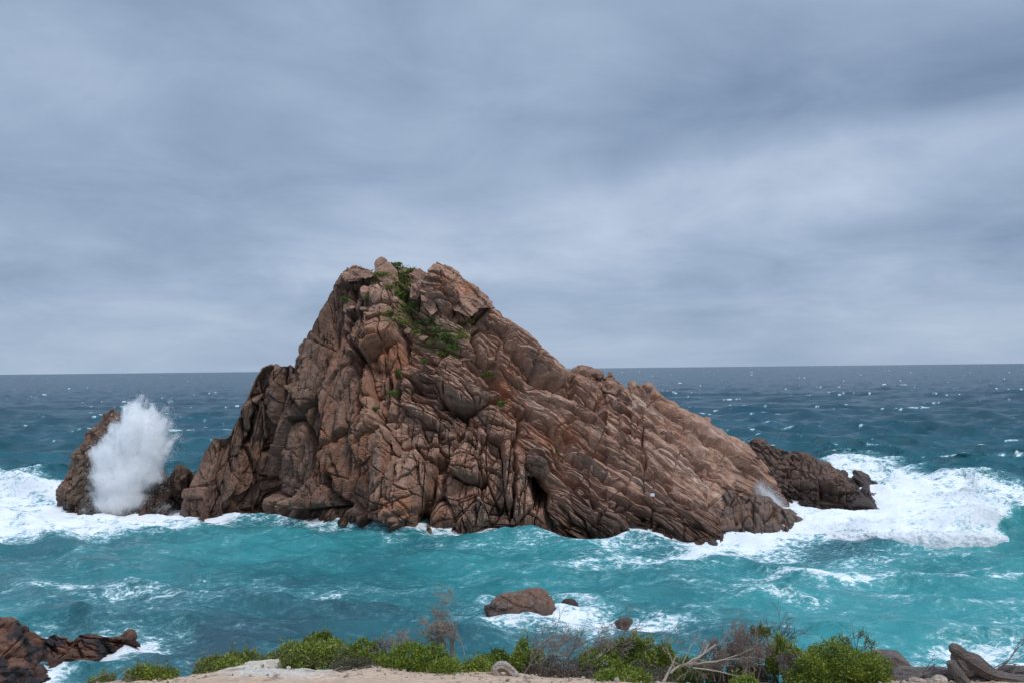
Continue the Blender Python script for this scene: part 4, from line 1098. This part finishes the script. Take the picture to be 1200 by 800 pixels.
shrub('tiny green shrub clump lowest at the left end of the clifftop', 106, 134, 790, 799, 17.2, 900, (.10,.16,.03), (.22,.30,.05), seed=11, nl=4)
shrub('low olive green shrub, leftmost full bush before the blue water gap', 146, 213, 776, 797, 17.3, 3600, OL, GB, seed=12, nl=6)
shrub('spiky olive shrub with a dry grey patch left of the limestone slab', 228, 312, 762, 789, 17.5, 5200, OL, GB, seed=13, nl=8, wind=.25, deadunder=2)
shrub('wide windswept green shrub with bare grey twigs underneath, above the limestone slab', 306, 412, 744, 783, 17.9, 9000, OL, GB, seed=14, nl=9, wind=.3, deadunder=9)
shrub('dark green tuft standing tallest on top of the windswept shrub', 360, 395, 734, 760, 18.3, 2400, GA, (.14,.19,.04), seed=15, nl=4)
shrub('dark green shrub with flat top left of the bright yellow green bush', 403, 456, 746, 778, 18.2, 4200, GA, GB, seed=16, nl=6)
shrub('dull grey green low shrub with dry stems beside the bare sand', 384, 446, 766, 790, 17.2, 2600, (.10,.10,.065), (.15,.14,.085), size=.035, seed=17, nl=6, acc_p=.0, deadunder=3)
shrub('bright yellow green shrub at the centre left edge of the sand', 444, 545, 752, 790, 17.3, 8500, GA, (.25,.34,.05), seed=18, nl=9, accent=(.22,.24,.03), acc_p=.2)
shrub('small green shrub below the bare wispy tree', 540, 580, 768, 790, 17.4, 2200, GA, GB, seed=19, nl=5)
shrub('small round dark green bush standing alone against the water', 572, 596, 756, 780, 18.4, 1800, (.05,.085,.018), (.13,.19,.035), seed=20, nl=4)
shrub('upright mixed green shrub left of the dry grey thicket', 598, 640, 747, 790, 17.9, 3600, GA, GB, seed=21, nl=6)
shrub('olive bush rising behind the dry thicket, right of its bare twigs', 690, 732, 744, 776, 18.6, 3200, OL, OB, seed=25, nl=5)
shrub('flat green clump in front of the dry thicket', 676, 730, 758, 782, 17.6, 3600, GA, GB, seed=22, nl=6)
shrub('dense dark green rounded bush right of the dry thicket', 716, 770, 737, 786, 18.0, 6500, (.06,.10,.02), GB, seed=23, nl=8)
shrub('low lime green shrub at the bottom edge below the dark rounded bush', 690, 768, 780, 804, 16.9, 4200, (.12,.18,.03), (.27,.34,.06), seed=24, nl=7, acc_p=.2)
shrub('small green bush behind the pale bare branches', 764, 792, 748, 788, 18.2, 2600, GA, GB, seed=26, nl=4)
shrub('low green bush under the pale bare branches', 776, 850, 768, 800, 18.6, 4200, (.07,.11,.022), GB, seed=27, nl=7)
shrub('small green clump at the bottom edge before the brown dead bush', 860, 888, 790, 804, 16.9, 1500, (.12,.18,.03), (.25,.32,.06), seed=28, nl=4)
shrub('tiny olive tuft on the tip of the brown dead bush', 883, 897, 730, 744, 18.3, 600, OL, OB, seed=29, nl=3)
shrub('domed green shrub between the brown dead bush and the biggest bright bush', 896, 944, 741, 790, 18.0, 6000, GA, GB, seed=30, nl=7)
shrub('low grey lilac shrub in front of the domed green shrub', 908, 950, 762, 786, 17.4, 2600, (.15,.125,.115), (.22,.19,.17), size=.03, seed=31, nl=5, acc_p=0)
shrub('biggest bright green shrub with yellow tips left of the dark block of rock', 918, 1046, 750, 806, 17.2, 15000, (.08,.13,.022), (.24,.31,.05), seed=32, nl=12, accent=(.24,.26,.03), acc_p=.25)

shrub('dense grey brown brush filling the foot of the dry twig thicket', 612, 706, 764, 797, 17.5, 6500, (.13,.105,.085), (.21,.175,.145), size=.03, seed=33, nl=9, acc_p=.0, deadunder=8)
shrub('olive green undergrowth between the twisted root and the thicket', 590, 660, 772, 797, 17.9, 4200, OL, OB, seed=34, nl=7, acc_p=.05)
shrub('grey green dry shrub behind the pale forked stem', 728, 790, 768, 802, 17.5, 4200, (.11,.10,.07), (.19,.17,.12), size=.032, seed=35, nl=7, acc_p=.05, deadunder=4)
shrub('dark green shrub filling the gap right of the standing bare bush', 545, 606, 764, 792, 18.0, 4200, (.09,.13,.025), GB, seed=36, nl=7)
shrub('dark tangled undergrowth below the brown dead bush', 832, 906, 768, 806, 18.3, 6000, (.07,.075,.035), (.15,.14,.07), size=.035, seed=37, nl=8, acc_p=.05, deadunder=5)
# sprig sticking out of the biggest shrub
g = np.random.default_rng(40)

def dead_shrub(label, stems, seed, name='dead_shrub', col=(.30, .25, .21), maxl=3, kids=(3, 5), lean=(0, 0, 0), spread=.55, leaves=None, minr=.0045, curl=.3, cat='dead shrub', shrub_d=17.6, shrink=.62, upright=.12):
    """stems: (px base, py base, px tip, py tip, radius m, depth)."""
    g = np.random.default_rng(seed)
    b0 = at(float(stems[0][0]), float(stems[0][1]), stems[0][5])
    root = thing(name, label, cat, b0, 'dry dead shrubs on the clifftop' if cat == 'dead shrub' else None)
    T = Tubes(); tips = []
    for (x0, y0, x1, y1, r, d) in stems:
        p = at(float(x0), float(y0), d) - b0; q = at(float(x1), float(y1), d + g.normal() * .15) - b0
        grow(T, p, q - p, np.linalg.norm(q - p), r, 0, maxl, g, col, spread, V(lean, float), kids, shrink, minr, curl, tips, upright)
    T.build('branches', root)
    if leaves:
        k, ca, cb, sz = leaves
        tp = V(tips); ii = g.integers(0, len(tp), k)
        leaves_mesh('dry_leaves', tp[ii] + g.normal(size=(k, 3)) * .03, g.normal(size=(k, 3)) * .5, g, sz, ca, cb, None, 0, root, .4)
    return root

dead_shrub('bare wispy grey brown bush, windswept, standing alone before the rounded boulder', [(527,776,549,735,.022,18.0),(524,774,538,745,.016,18.0),(524,774,526,748,.014,18.0),(530,778,540,738,.016,18.1),(545,776,546,740,.010,18.0)], 51, lean=(-.9, 0, .35), maxl=4, kids=(3, 5), spread=.6, leaves=(4200, (.22,.17,.135), (.31,.25,.21), .022), minr=.0035)
dead_shrub('wide thicket of dry grey twigs in the middle of the clifftop', [(x, 794 - abs(x - 660) * .02, x + random.uniform(-4, 34), 750 + random.uniform(-6, 22), .014, 17.7 + random.uniform(-.3, .6)) for x in range(612, 730, 7)], 52, col=(.255, .215, .185), maxl=3, kids=(3, 5), lean=(.5, 0, .1), spread=.7, minr=.004, leaves=(2600, (.12,.10,.07), (.21,.175,.14), .02))
dead_shrub('pale bare branches sweeping right along the ground from a forked stem', [(776,800,792,780,.036,17.2),(786,788,806,775,.028,17.2),(790,782,778,752,.016,17.2),(800,778,850,777,.024,17.25),(800,779,870,782,.02,17.2),(806,776,840,760,.017,17.3),(812,782,885,790,.016,17.1),(800,776,815,757,.015,17.3)], 53, col=(.31, .27, .235), maxl=2, kids=(2, 4), lean=(.5, 0, .0), spread=.4, minr=.005, curl=.45)
dead_shrub('tangle of grey twigs behind the pale bare branches', [(x, 796, x + random.uniform(0, 30), 760 + random.uniform(-6, 10), .013, 18.0 + random.uniform(-.2, .4)) for x in range(785, 858, 8)], 54, col=(.24, .205, .175), maxl=3, kids=(3, 5), lean=(.6, 0, -.1), spread=.7, leaves=(2400, (.09,.09,.05), (.18,.15,.11), .022))
dead_shrub('tall reddish brown dead bush of dense fine twigs, left of the domed green shrub', [(x, 798, x + random.uniform(-2, 10), 757 + random.uniform(0, 14) + abs(x - 862) * .4, .015, 17.9 + random.uniform(-.25, .25)) for x in range(838, 890, 5)], 55, col=(.25, .195, .165), maxl=3, kids=(4, 6), lean=(.1, 0, .3), spread=.45, leaves=(8200, (.20,.155,.13), (.30,.24,.20), .022))
dead_shrub('low grey twigs crouching behind the domed shrub and the dead bush', [(x, 792, x + random.uniform(-2, 14), 752 + random.uniform(0, 12), .010, 18.7) for x in range(884, 912, 6)], 56, col=(.15, .13, .13), maxl=3, kids=(3, 5), lean=(.3, 0, .1), spread=.6, leaves=(800, (.08,.075,.075), (.13,.12,.12), .02))
dead_shrub('dry grey brush along the top of the bright yellow green shrub', [(x, 774, x + random.uniform(-2, 10), 753 + random.uniform(0, 6), .008, 18.2) for x in range(436, 484, 6)], 57, col=(.27, .235, .215), maxl=3, kids=(3, 5), lean=(.4, 0, 0), spread=.7, leaves=(1500, (.19,.165,.15), (.27,.235,.21), .02))
dead_shrub('tall leafy sprig poking above the biggest bright shrub', [(1003,768,1004,742,.007,17.5),(1012,768,1014,752,.006,17.5),(1022,772,1025,757,.006,17.4),(990,766,991,752,.006,17.4)], 58, name='leafy_sprig', col=(.16, .13, .06), maxl=2, kids=(3, 5), spread=.35, leaves=(420, (.06,.09,.02), (.15,.16,.04), .035), cat='shrub sprig')
# bare roots trailing over the sand
dead_shrub('thin grey roots trailing along the sand crest left of the yellow green shrub', [(392,790,420,786,.018,17.0),(412,789,446,776,.02,17.1),(380,790,400,784,.012,17.0)], 59, name='bare_root', col=(.30,.25,.21), maxl=1, kids=(2, 4), lean=(.6,0,0), spread=.35, cat='root', upright=0)
dead_shrub('crooked grey branch lying on the ground at the far left', [(90,803,118,792,.02,17.1),(100,800,140,797,.014,17.1)], 60, name='fallen_branch', col=(.22,.19,.165), maxl=1, kids=(2, 4), lean=(.7,0,0), spread=.4, cat='branch', upright=0)

# driftwood
M_LOG = attr_mat('driftwood_grain', 0.9)
_nt = M_LOG.node_tree; _N, _L = _nt.nodes, _nt.links
_mp = _N.new('ShaderNodeMapping'); _mp.inputs['Scale'].default_value = (2.2, 16, 16); _mp.inputs['Rotation'].default_value = (0, .45, .1)
_L.new(_N['Texture Coordinate'].outputs['Object'], _mp.inputs['Vector'])
_n = noise_node(_N, _L, _mp.outputs[0], 1.6, 6, .65, .6)
_b = _N.new('ShaderNodeBump'); _b.inputs['Strength'].default_value = 1; _b.inputs['Distance'].default_value = .05
_L.new(_n, _b.inputs['Height']); _L.new(_b.outputs[0], _N['Principled BSDF'].inputs['Normal'])
def wood_log(name, label, paths, cat, ds, col=(.052, .045, .041), gnarl=.6, group=None, seed=1):
    g = np.random.default_rng(seed)
    b0 = at(float(paths[0][0][0]), float(paths[0][0][1]), ds[0])
    root = thing(name, label, cat, b0, group)
    for path, d0, nm in zip(paths, ds, ['trunk'] + ['limb'] * 9):
        xs = V([p[0] for p in path], float); ys = V([p[1] for p in path], float); rs = V([p[2] for p in path], float)
        dd = V([(p[3] if len(p) > 3 else 0) for p in path], float)
        t = np.linspace(0, 1, len(xs)); tt = np.linspace(0, 1, 90)
        def sm(a):
            y = np.interp(tt, t, a)
            for _ in range(14): y[1:-1] = (y[:-2] + 2 * y[1:-1] + y[2:]) / 4
            return y
        X_, Y_, R_, Dd = sm(xs), sm(ys), sm(rs), sm(dd)
        pts = at(X_, Y_, d0 + Dd) - b0
        T_ = np.gradient(pts, axis=0); T_ /= np.linalg.norm(T_, axis=1)[:, None]
        A = np.cross(T_, V([.2, 1., .1])); A /= np.linalg.norm(A, axis=1)[:, None]; B = np.cross(T_, A)
        ns = 72; th = np.arange(ns) * 2 * math.pi / ns
        rad = R_ * .8 * d0 / FOC
        rad = rad * np.minimum(1, np.sqrt(np.clip(np.minimum(tt, 1 - tt) / .03, 0.02, 1)))
        s_arc = tt * np.linalg.norm(pts[-1] - pts[0])
        TH = th[None, :] + 1.1 * tt[:, None]
        groove = fbm(np.cos(TH) * 3.2 + seed, np.sin(TH) * 3.2, s_arc[:, None] * 1.1 + seed, 4, .6, True) * .6 + .6 * fbm(np.cos(TH) * 7 + seed, np.sin(TH) * 7, s_arc[:, None] * .9, 3, .6, True)
        rr = rad[:, None] * (1 + gnarl * groove * .55 + gnarl * .6 * fbm(np.cos(TH) + seed, np.sin(TH), s_arc[:, None] * 1.6, 3))
        ring = pts[:, None] + (A[:, None] * np.cos(th)[None, :, None] + B[:, None] * np.sin(th)[None, :, None]) * rr[..., None]
        vs = ring.reshape(-1, 3)
        i = np.arange(89)[:, None] * ns; j = np.arange(ns)[None, :]; j2 = (j + 1) % ns
        Fc = np.stack([i + j, i + j2, i + ns + j2, i + ns + j], -1).reshape(-1, 4)
        c = mix(np.broadcast_to(V(col), vs.shape), V(col) * 3.4, np.clip(.05 + groove.ravel() * 1.2, 0, 1) ** 1.3)
        c = mix(c, V([.20, .12, .085]), np.clip(fbm(vs[:, 0] * 3 + seed, vs[:, 1] * 3, vs[:, 2] * 3, 3) * 1.5 - .3, 0, .6))
        me = new_mesh(nm, vs, Fc, M_LOG); set_col(me, 'col', c)
        link(nm, me, root)
    return root
wood_log('driftwood_log', 'thick weathered grey log lying along the bottom right edge', [[(1043,802,10),(1060,793,13),(1090,792,11),(1120,795,12),(1160,802,13),(1215,806,13)], [(1118,803,6),(1145,796,6),(1175,800,5),(1200,797,3)], [(1098,806,4),(1112,794,5),(1140,786,4),(1165,788,3),(1190,780,2)], [(1150,806,5),(1172,796,5),(1200,794,4)]], 'log', [16.9, 16.6, 16.75, 16.5], seed=3)
wood_log('driftwood_stump', 'upright twisted grey driftwood with a knobbly forked top on the log', [[(1113,757,4.5),(1120,760,7),(1128,768,7),(1140,774,9),(1152,784,9),(1165,791,7),(1185,795,6),(1210,800,5)], [(1121,760,5),(1122,770,8),(1126,780,9.5),(1134,786,7),(1140,776,7)], [(1113,774,4.5),(1117,782,6),(1124,792,7),(1134,806,8)]], 'driftwood', [16.5, 16.55, 16.35], seed=5)
wood_log('driftwood_log', 'low dark log at the far right behind the twisted driftwood', [[(1172,786,5),(1180,784,6),(1195,786,6),(1225,786,6)]], 'log', [17.2], (.05, .044, .042), seed=8)
wood_log('twisted_root', 'grey twisted root arching out of the sand at the middle of the clifftop', [[(586,803,4),(584,792,4.5),(580,784,4.5),(584,779,5),(591,779,5.5),(598,785,5.5),(606,793,5),(614,796,3)], [(604,803,2.5),(600,797,3),(606,789,3)]], 'root', [16.8, 16.7], (.15, .13, .115), seed=11)

dead_shrub('tangle of bare grey driftwood branches lying over the log at the far right', [(1128,798,1188,782,.022,16.6),(1140,800,1206,792,.025,16.5),(1150,792,1196,776,.016,16.8),(1060,800,1096,784,.014,16.7),(1165,800,1204,797,.02,16.4)], 63, name='driftwood_branches', col=(.15,.13,.12), maxl=2, kids=(2, 4), lean=(.5,0,-.1), spread=.4, cat='driftwood', upright=0, minr=.006, curl=.4)
# stones by the log, and the dark block behind the biggest shrub
for k, (px, py, w, h, lb) in enumerate([(1076,798,11,5,'pale pinkish flat stone, leftmost by the log'),(1089,798,6,4,'small grey stone in the middle of three by the log'),(1101,797,9,6.5,'rounded cream stone, rightmost of three by the log')]):
    p = at(float(px), float(py), 16.35); sc = 16.35 / FOC
    me = boulder_mesh('stone', (w * sc, w * sc * .8, h * sc), 300 + k, M_ROCK_SMALL, [(.46,.36,.29),(.32,.28,.25),(.56,.46,.36)][k], 4, 12, .03, 0, flat=.8, warm=.1)
    o = link('stone', me); o.location = Vector(p); tag(o, lb, 'stone', 'stones by the driftwood')
p = at(1036., 783., 19.0); sc = 19.0 / FOC
me = boulder_mesh('rock_block', (31 * sc, 20 * sc, 24 * sc), 318, M_ROCK_SMALL, (.15, .125, .11), 6, 4, .03, 4, flat=.9, warm=.1, extra=[(0,0,1,.72),(1,.2,.15,.8),(-1,.1,.1,.9),(.1,-1,.1,.8),(.75,-.3,.8,.9)])
o = link('rock_block', me); o.location = Vector(p); tag(o, 'dark flat topped block of rock right behind the biggest bright shrub', 'rock')

# tufts on the great rock
TUFTS = [(464,314,15,9,'low green bush on the skyline in the notch between the summit blocks'),(470,327,9,9,'green tuft just below the skyline bush of the summit notch'),(447,324,17,7,'yellow green tuft at the foot of the pointed summit block'),
 (477,366,21,7,'dark green shrub mat in the middle of the summit gully'),(471,350,9,11,'green tuft in the summit gully above the dark shrub mat'),(495,381,15,7,'green shrub below and right of the dark shrub mat'),(508,379,9,7,'small dark tuft beside a loose stone in the gully'),
 (524,396,16,9,'dark green shrub on the slope below the peak slab'),(532,409,13,9,'dark green shrub, lowest of the big ones under the peak slab'),(519,416,14,5,'lime green mat left of the lowest dark shrub'),(544,381,8,7,'yellow green tuft at the right foot of the peak slab'),
 (404,354,7,9,'dark green tuft on the left shoulder of the summit'),(473,381,8,6,'lime green tuft left of the gully stones'),(494,333,8,8,'yellow green tuft in the cleft left of the peak slab'),(588,475,8,8,'green tuft in the dark diagonal cleft of the face'),
 (466,440,6,13,'green tuft growing in the vertical crack right of the round bulge'),(461,462,13,7,'green ledge plant below the round bulge'),(440,482,6,7,'small green tuft in the long vertical crack'),(652,530,4,5,'tiny green tuft above the cave'),(572,441,18,6,'green strip growing in the diagonal cleft'),(534,419,10,5,'green tuft at the bottom end of the summit gully'),
 (482,319,9,6,'small green tuft right of the skyline bush'),(456,338,9,6,'yellow green tuft on the left side of the upper gully'),(463,346,8,7,'green tuft left of the gully above the dark mat'),(486,360,8,6,'small green tuft right of the gully middle'),
 (462,372,9,5,'lime tuft on the ledge left of the dark shrub mat'),(488,391,9,5,'yellow green tuft below the gully stones'),(512,388,8,6,'green tuft between the two lower gully shrubs'),(540,396,8,5,'lime tuft right of the lower dark shrubs'),
 (430,352,8,5,'green tuft on the left ledges of the summit'),(551,378,7,5,'yellow green tuft under the lower edge of the peak slab'),(506,404,9,5,'yellow green mat at the left of the gully bottom'),(497,425,7,5,'small green tuft low on the face below the gully')]
for k, (px, py, w, h, lb) in enumerate(TUFTS):
    p, n = island_at(px, py)
    sc = p[1] / FOC; g = np.random.default_rng(500 + k)
    o = thing('rock_plant', lb, 'plant', p, 'green plants on the big rock')
    lobes = []
    for q in range(5):
        lobes.append(((q - 2) / 2 * w * sc * .38, -.25 + g.normal() * .15, h * sc * .25 * g.uniform(.3, 1.), w * sc * .2, w * sc * .2, h * sc * .45))
    pts, nn = lobe_points(lobes, int(120 + w * h * 5), g, .5)
    lime_ = 'lime' in lb or 'yellow' in lb
    leaves_mesh('foliage', pts, nn, g, .20, (.13, .16, .035) if lime_ else (.085, .135, .032), (.34, .36, .08) if lime_ else (.20, .28, .06), None, 0, o)
    T = Tubes()
    for q in range(1): grow(T, V([g.normal() * .2, .1, -.2]), V([g.normal() * .4, -.4, 1.]), h * sc * .6, .03, 0, 1, g, (.15, .12, .1))
    T.build('stems', o)
# scrubby grass in the summit gully
g = np.random.default_rng(77); pts = []
for cx, cy, a, b in ((470,330,9,16),(474,350,9,12),(498,381,18,7),(525,402,13,12),(446,326,16,5),(470,374,18,6),(508,396,20,9),(540,392,12,8)):
    for q in range(90):
        pts.append(island_at(cx + g.normal() * a * .6, cy + g.normal() * b * .6)[0])
pts = V(pts); pts = np.repeat(pts, 9, 0) + g.normal(size=(len(pts) * 9, 3)) * V([.35, .2, .1])
gr = leaves_mesh('grass', pts, np.tile(V([0, -.3, 1.]), (len(pts), 1)), g, .30, (.14, .16, .048), (.27, .26, .08), None, 0, None, .22)
tag(gr, 'sparse dry green grass in the summit gully of the big rock', 'grass', kind='stuff')

# ------------------------------------------------------------------ sky and light
SUN_EL, SUN_AZ = 57, 135            # azimuth clockwise from +Y (north): behind the camera's right shoulder
w = bpy.data.worlds.new('World'); scene.world = w; w.use_nodes = True
nt = w.node_tree; N, L = nt.nodes, nt.links
bg = N['Background']
sky = N.new('ShaderNodeTexSky'); sky.sky_type = 'NISHITA'; sky.sun_disc = False
sky.sun_elevation = R(SUN_EL); sky.sun_rotation = R(SUN_AZ)
tc = N.new('ShaderNodeTexCoord').outputs['Generated']
sep = N.new('ShaderNodeSeparateXYZ'); L.new(tc, sep.inputs[0])
z0 = math_node(N, L, 'MAXIMUM', sep.outputs['Z'], 0.0)
den = math_node(N, L, 'ADD', z0, .24)
cx = math_node(N, L, 'DIVIDE', sep.outputs['X'], den); cy = math_node(N, L, 'DIVIDE', sep.outputs['Y'], den)
cv = N.new('ShaderNodeCombineXYZ'); L.new(cx, cv.inputs[0]); L.new(cy, cv.inputs[1])
c1 = noise_node(N, L, cv.outputs[0], .75, 7, .5, .35)
c2 = noise_node(N, L, cv.outputs[0], .30, 4, .45, .2); c3 = noise_node(N, L, cv.outputs[0], 2.2, 7, .58, .6)
# a heavier bank of cloud high on the right, its lower edge rising to the right
az = math_node(N, L, 'DIVIDE', sep.outputs['X'], math_node(N, L, 'MAXIMUM', sep.outputs['Y'], .05))
el = math_node(N, L, 'DIVIDE', sep.outputs['Z'], math_node(N, L, 'MAXIMUM', sep.outputs['Y'], .05))
azc = math_node(N, L, 'MAXIMUM', az, -.2)
edge_ = math_node(N, L, 'ADD', math_node(N, L, 'MULTIPLY', azc, .16), .205)
rel = math_node(N, L, 'ADD', math_node(N, L, 'SUBTRACT', el, edge_), math_node(N, L, 'MULTIPLY', math_node(N, L, 'SUBTRACT', c1, .5), .22))
bank = math_node(N, L, 'MULTIPLY', map_range(N, L, rel, -.03, .05, 0, 1, True), map_range(N, L, rel, .08, .24, 1, .12, True))
bank = math_node(N, L, 'MULTIPLY', bank, map_range(N, L, az, -.25, .25, 0, 1, True))
lv = N.new('ShaderNodeMapping'); lv.inputs['Scale'].default_value = (2.4, 2.4, 15); L.new(tc, lv.inputs['Vector'])
c4 = noise_node(N, L, lv.outputs[0], 1.0, 7, .55, .35)
cl = None
lit = math_node(N, L, 'MULTIPLY', math_node(N, L, 'MULTIPLY', map_range(N, L, rel, -.17, -.06, 0, 1, True), map_range(N, L, rel, -.03, .02, 1, 0, True)), map_range(N, L, az, -.2, .3, .2, 1, True))
cl = math_node(N, L, 'ADD', math_node(N, L, 'MULTIPLY', math_node(N, L, 'SUBTRACT', c1, .5), 1.6), math_node(N, L, 'MULTIPLY', math_node(N, L, 'SUBTRACT', c2, .5), 1.4))
cl = math_node(N, L, 'ADD', cl, math_node(N, L, 'MULTIPLY', math_node(N, L, 'SUBTRACT', c3, .5), .75))
cl = math_node(N, L, 'SUBTRACT', math_node(N, L, 'ADD', cl, .54), math_node(N, L, 'MULTIPLY', bank, .33), True)
lay = math_node(N, L, 'MULTIPLY', math_node(N, L, 'MULTIPLY', math_node(N, L, 'SUBTRACT', c4, .5), .75), map_range(N, L, el, .04, .34, 1.0, .25))
cl = math_node(N, L, 'ADD', cl, math_node(N, L, 'MULTIPLY', lit, .24))
cl = math_node(N, L, 'ADD', cl, lay, True)
ramp = N.new('ShaderNodeValToRGB'); L.new(cl, ramp.inputs[0])
ramp.color_ramp.elements[0].color = (.182, .262, .395, 1); ramp.color_ramp.elements[1].color = (.535, .622, .765, 1)
e = ramp.color_ramp.elements.new(.5); e.color = (.335, .430, .585, 1)
# pale at the horizon
hz = N.new('ShaderNodeMix'); hz.data_type = 'RGBA'
L.new(map_range(N, L, el, 0.0, .12, .5, 0, True), hz.inputs[0]); L.new(ramp.outputs[0], hz.inputs[6]); hz.inputs[7].default_value = (.345, .455, .605, 1)
# overcast is brighter overhead than near the horizon
up = mul_color(N, L, hz.outputs[2], map_range(N, L, sep.outputs['Z'], .40, .80, 1.0, 2.2, True))
scl = N.new('ShaderNodeMix'); scl.data_type = 'RGBA'; scl.blend_type = 'MULTIPLY'; scl.inputs[0].default_value = 1
L.new(up, scl.inputs[6]); scl.inputs[7].default_value = (10, 10, 10, 1)
mixs = N.new('ShaderNodeMix'); mixs.data_type = 'RGBA'; mixs.inputs[0].default_value = .94
L.new(sky.outputs[0], mixs.inputs[6]); L.new(scl.outputs[2], mixs.inputs[7])
L.new(mixs.outputs[2], bg.inputs['Color']); bg.inputs['Strength'].default_value = .1
sd = bpy.data.lights.new('sun', 'SUN'); sd.energy = 1.5; sd.angle = R(11); sd.color = (1.0, .955, .90)
so = bpy.data.objects.new('sun', sd); COL.objects.link(so)
d_ = Vector((math.sin(R(SUN_AZ)) * math.cos(R(SUN_EL)), math.cos(R(SUN_AZ)) * math.cos(R(SUN_EL)), math.sin(R(SUN_EL))))
so.rotation_euler = d_.to_track_quat('Z', 'Y').to_euler()
so.location = (40, -40, 80)

vs = scene.view_settings
scene.display_settings.display_device = 'sRGB'
vs.view_transform = 'Standard'; vs.look = 'None'; vs.exposure = 0.06; vs.gamma = 1.0; vs.use_curve_mapping = False
cy_ = scene.cycles
cy_.max_bounces = 32; cy_.diffuse_bounces = 3; cy_.glossy_bounces = 2; cy_.volume_bounces = 32; cy_.transparent_max_bounces = 6
cy_.use_denoising = True
cy_.volume_step_rate = 1.0; cy_.volume_max_steps = 256
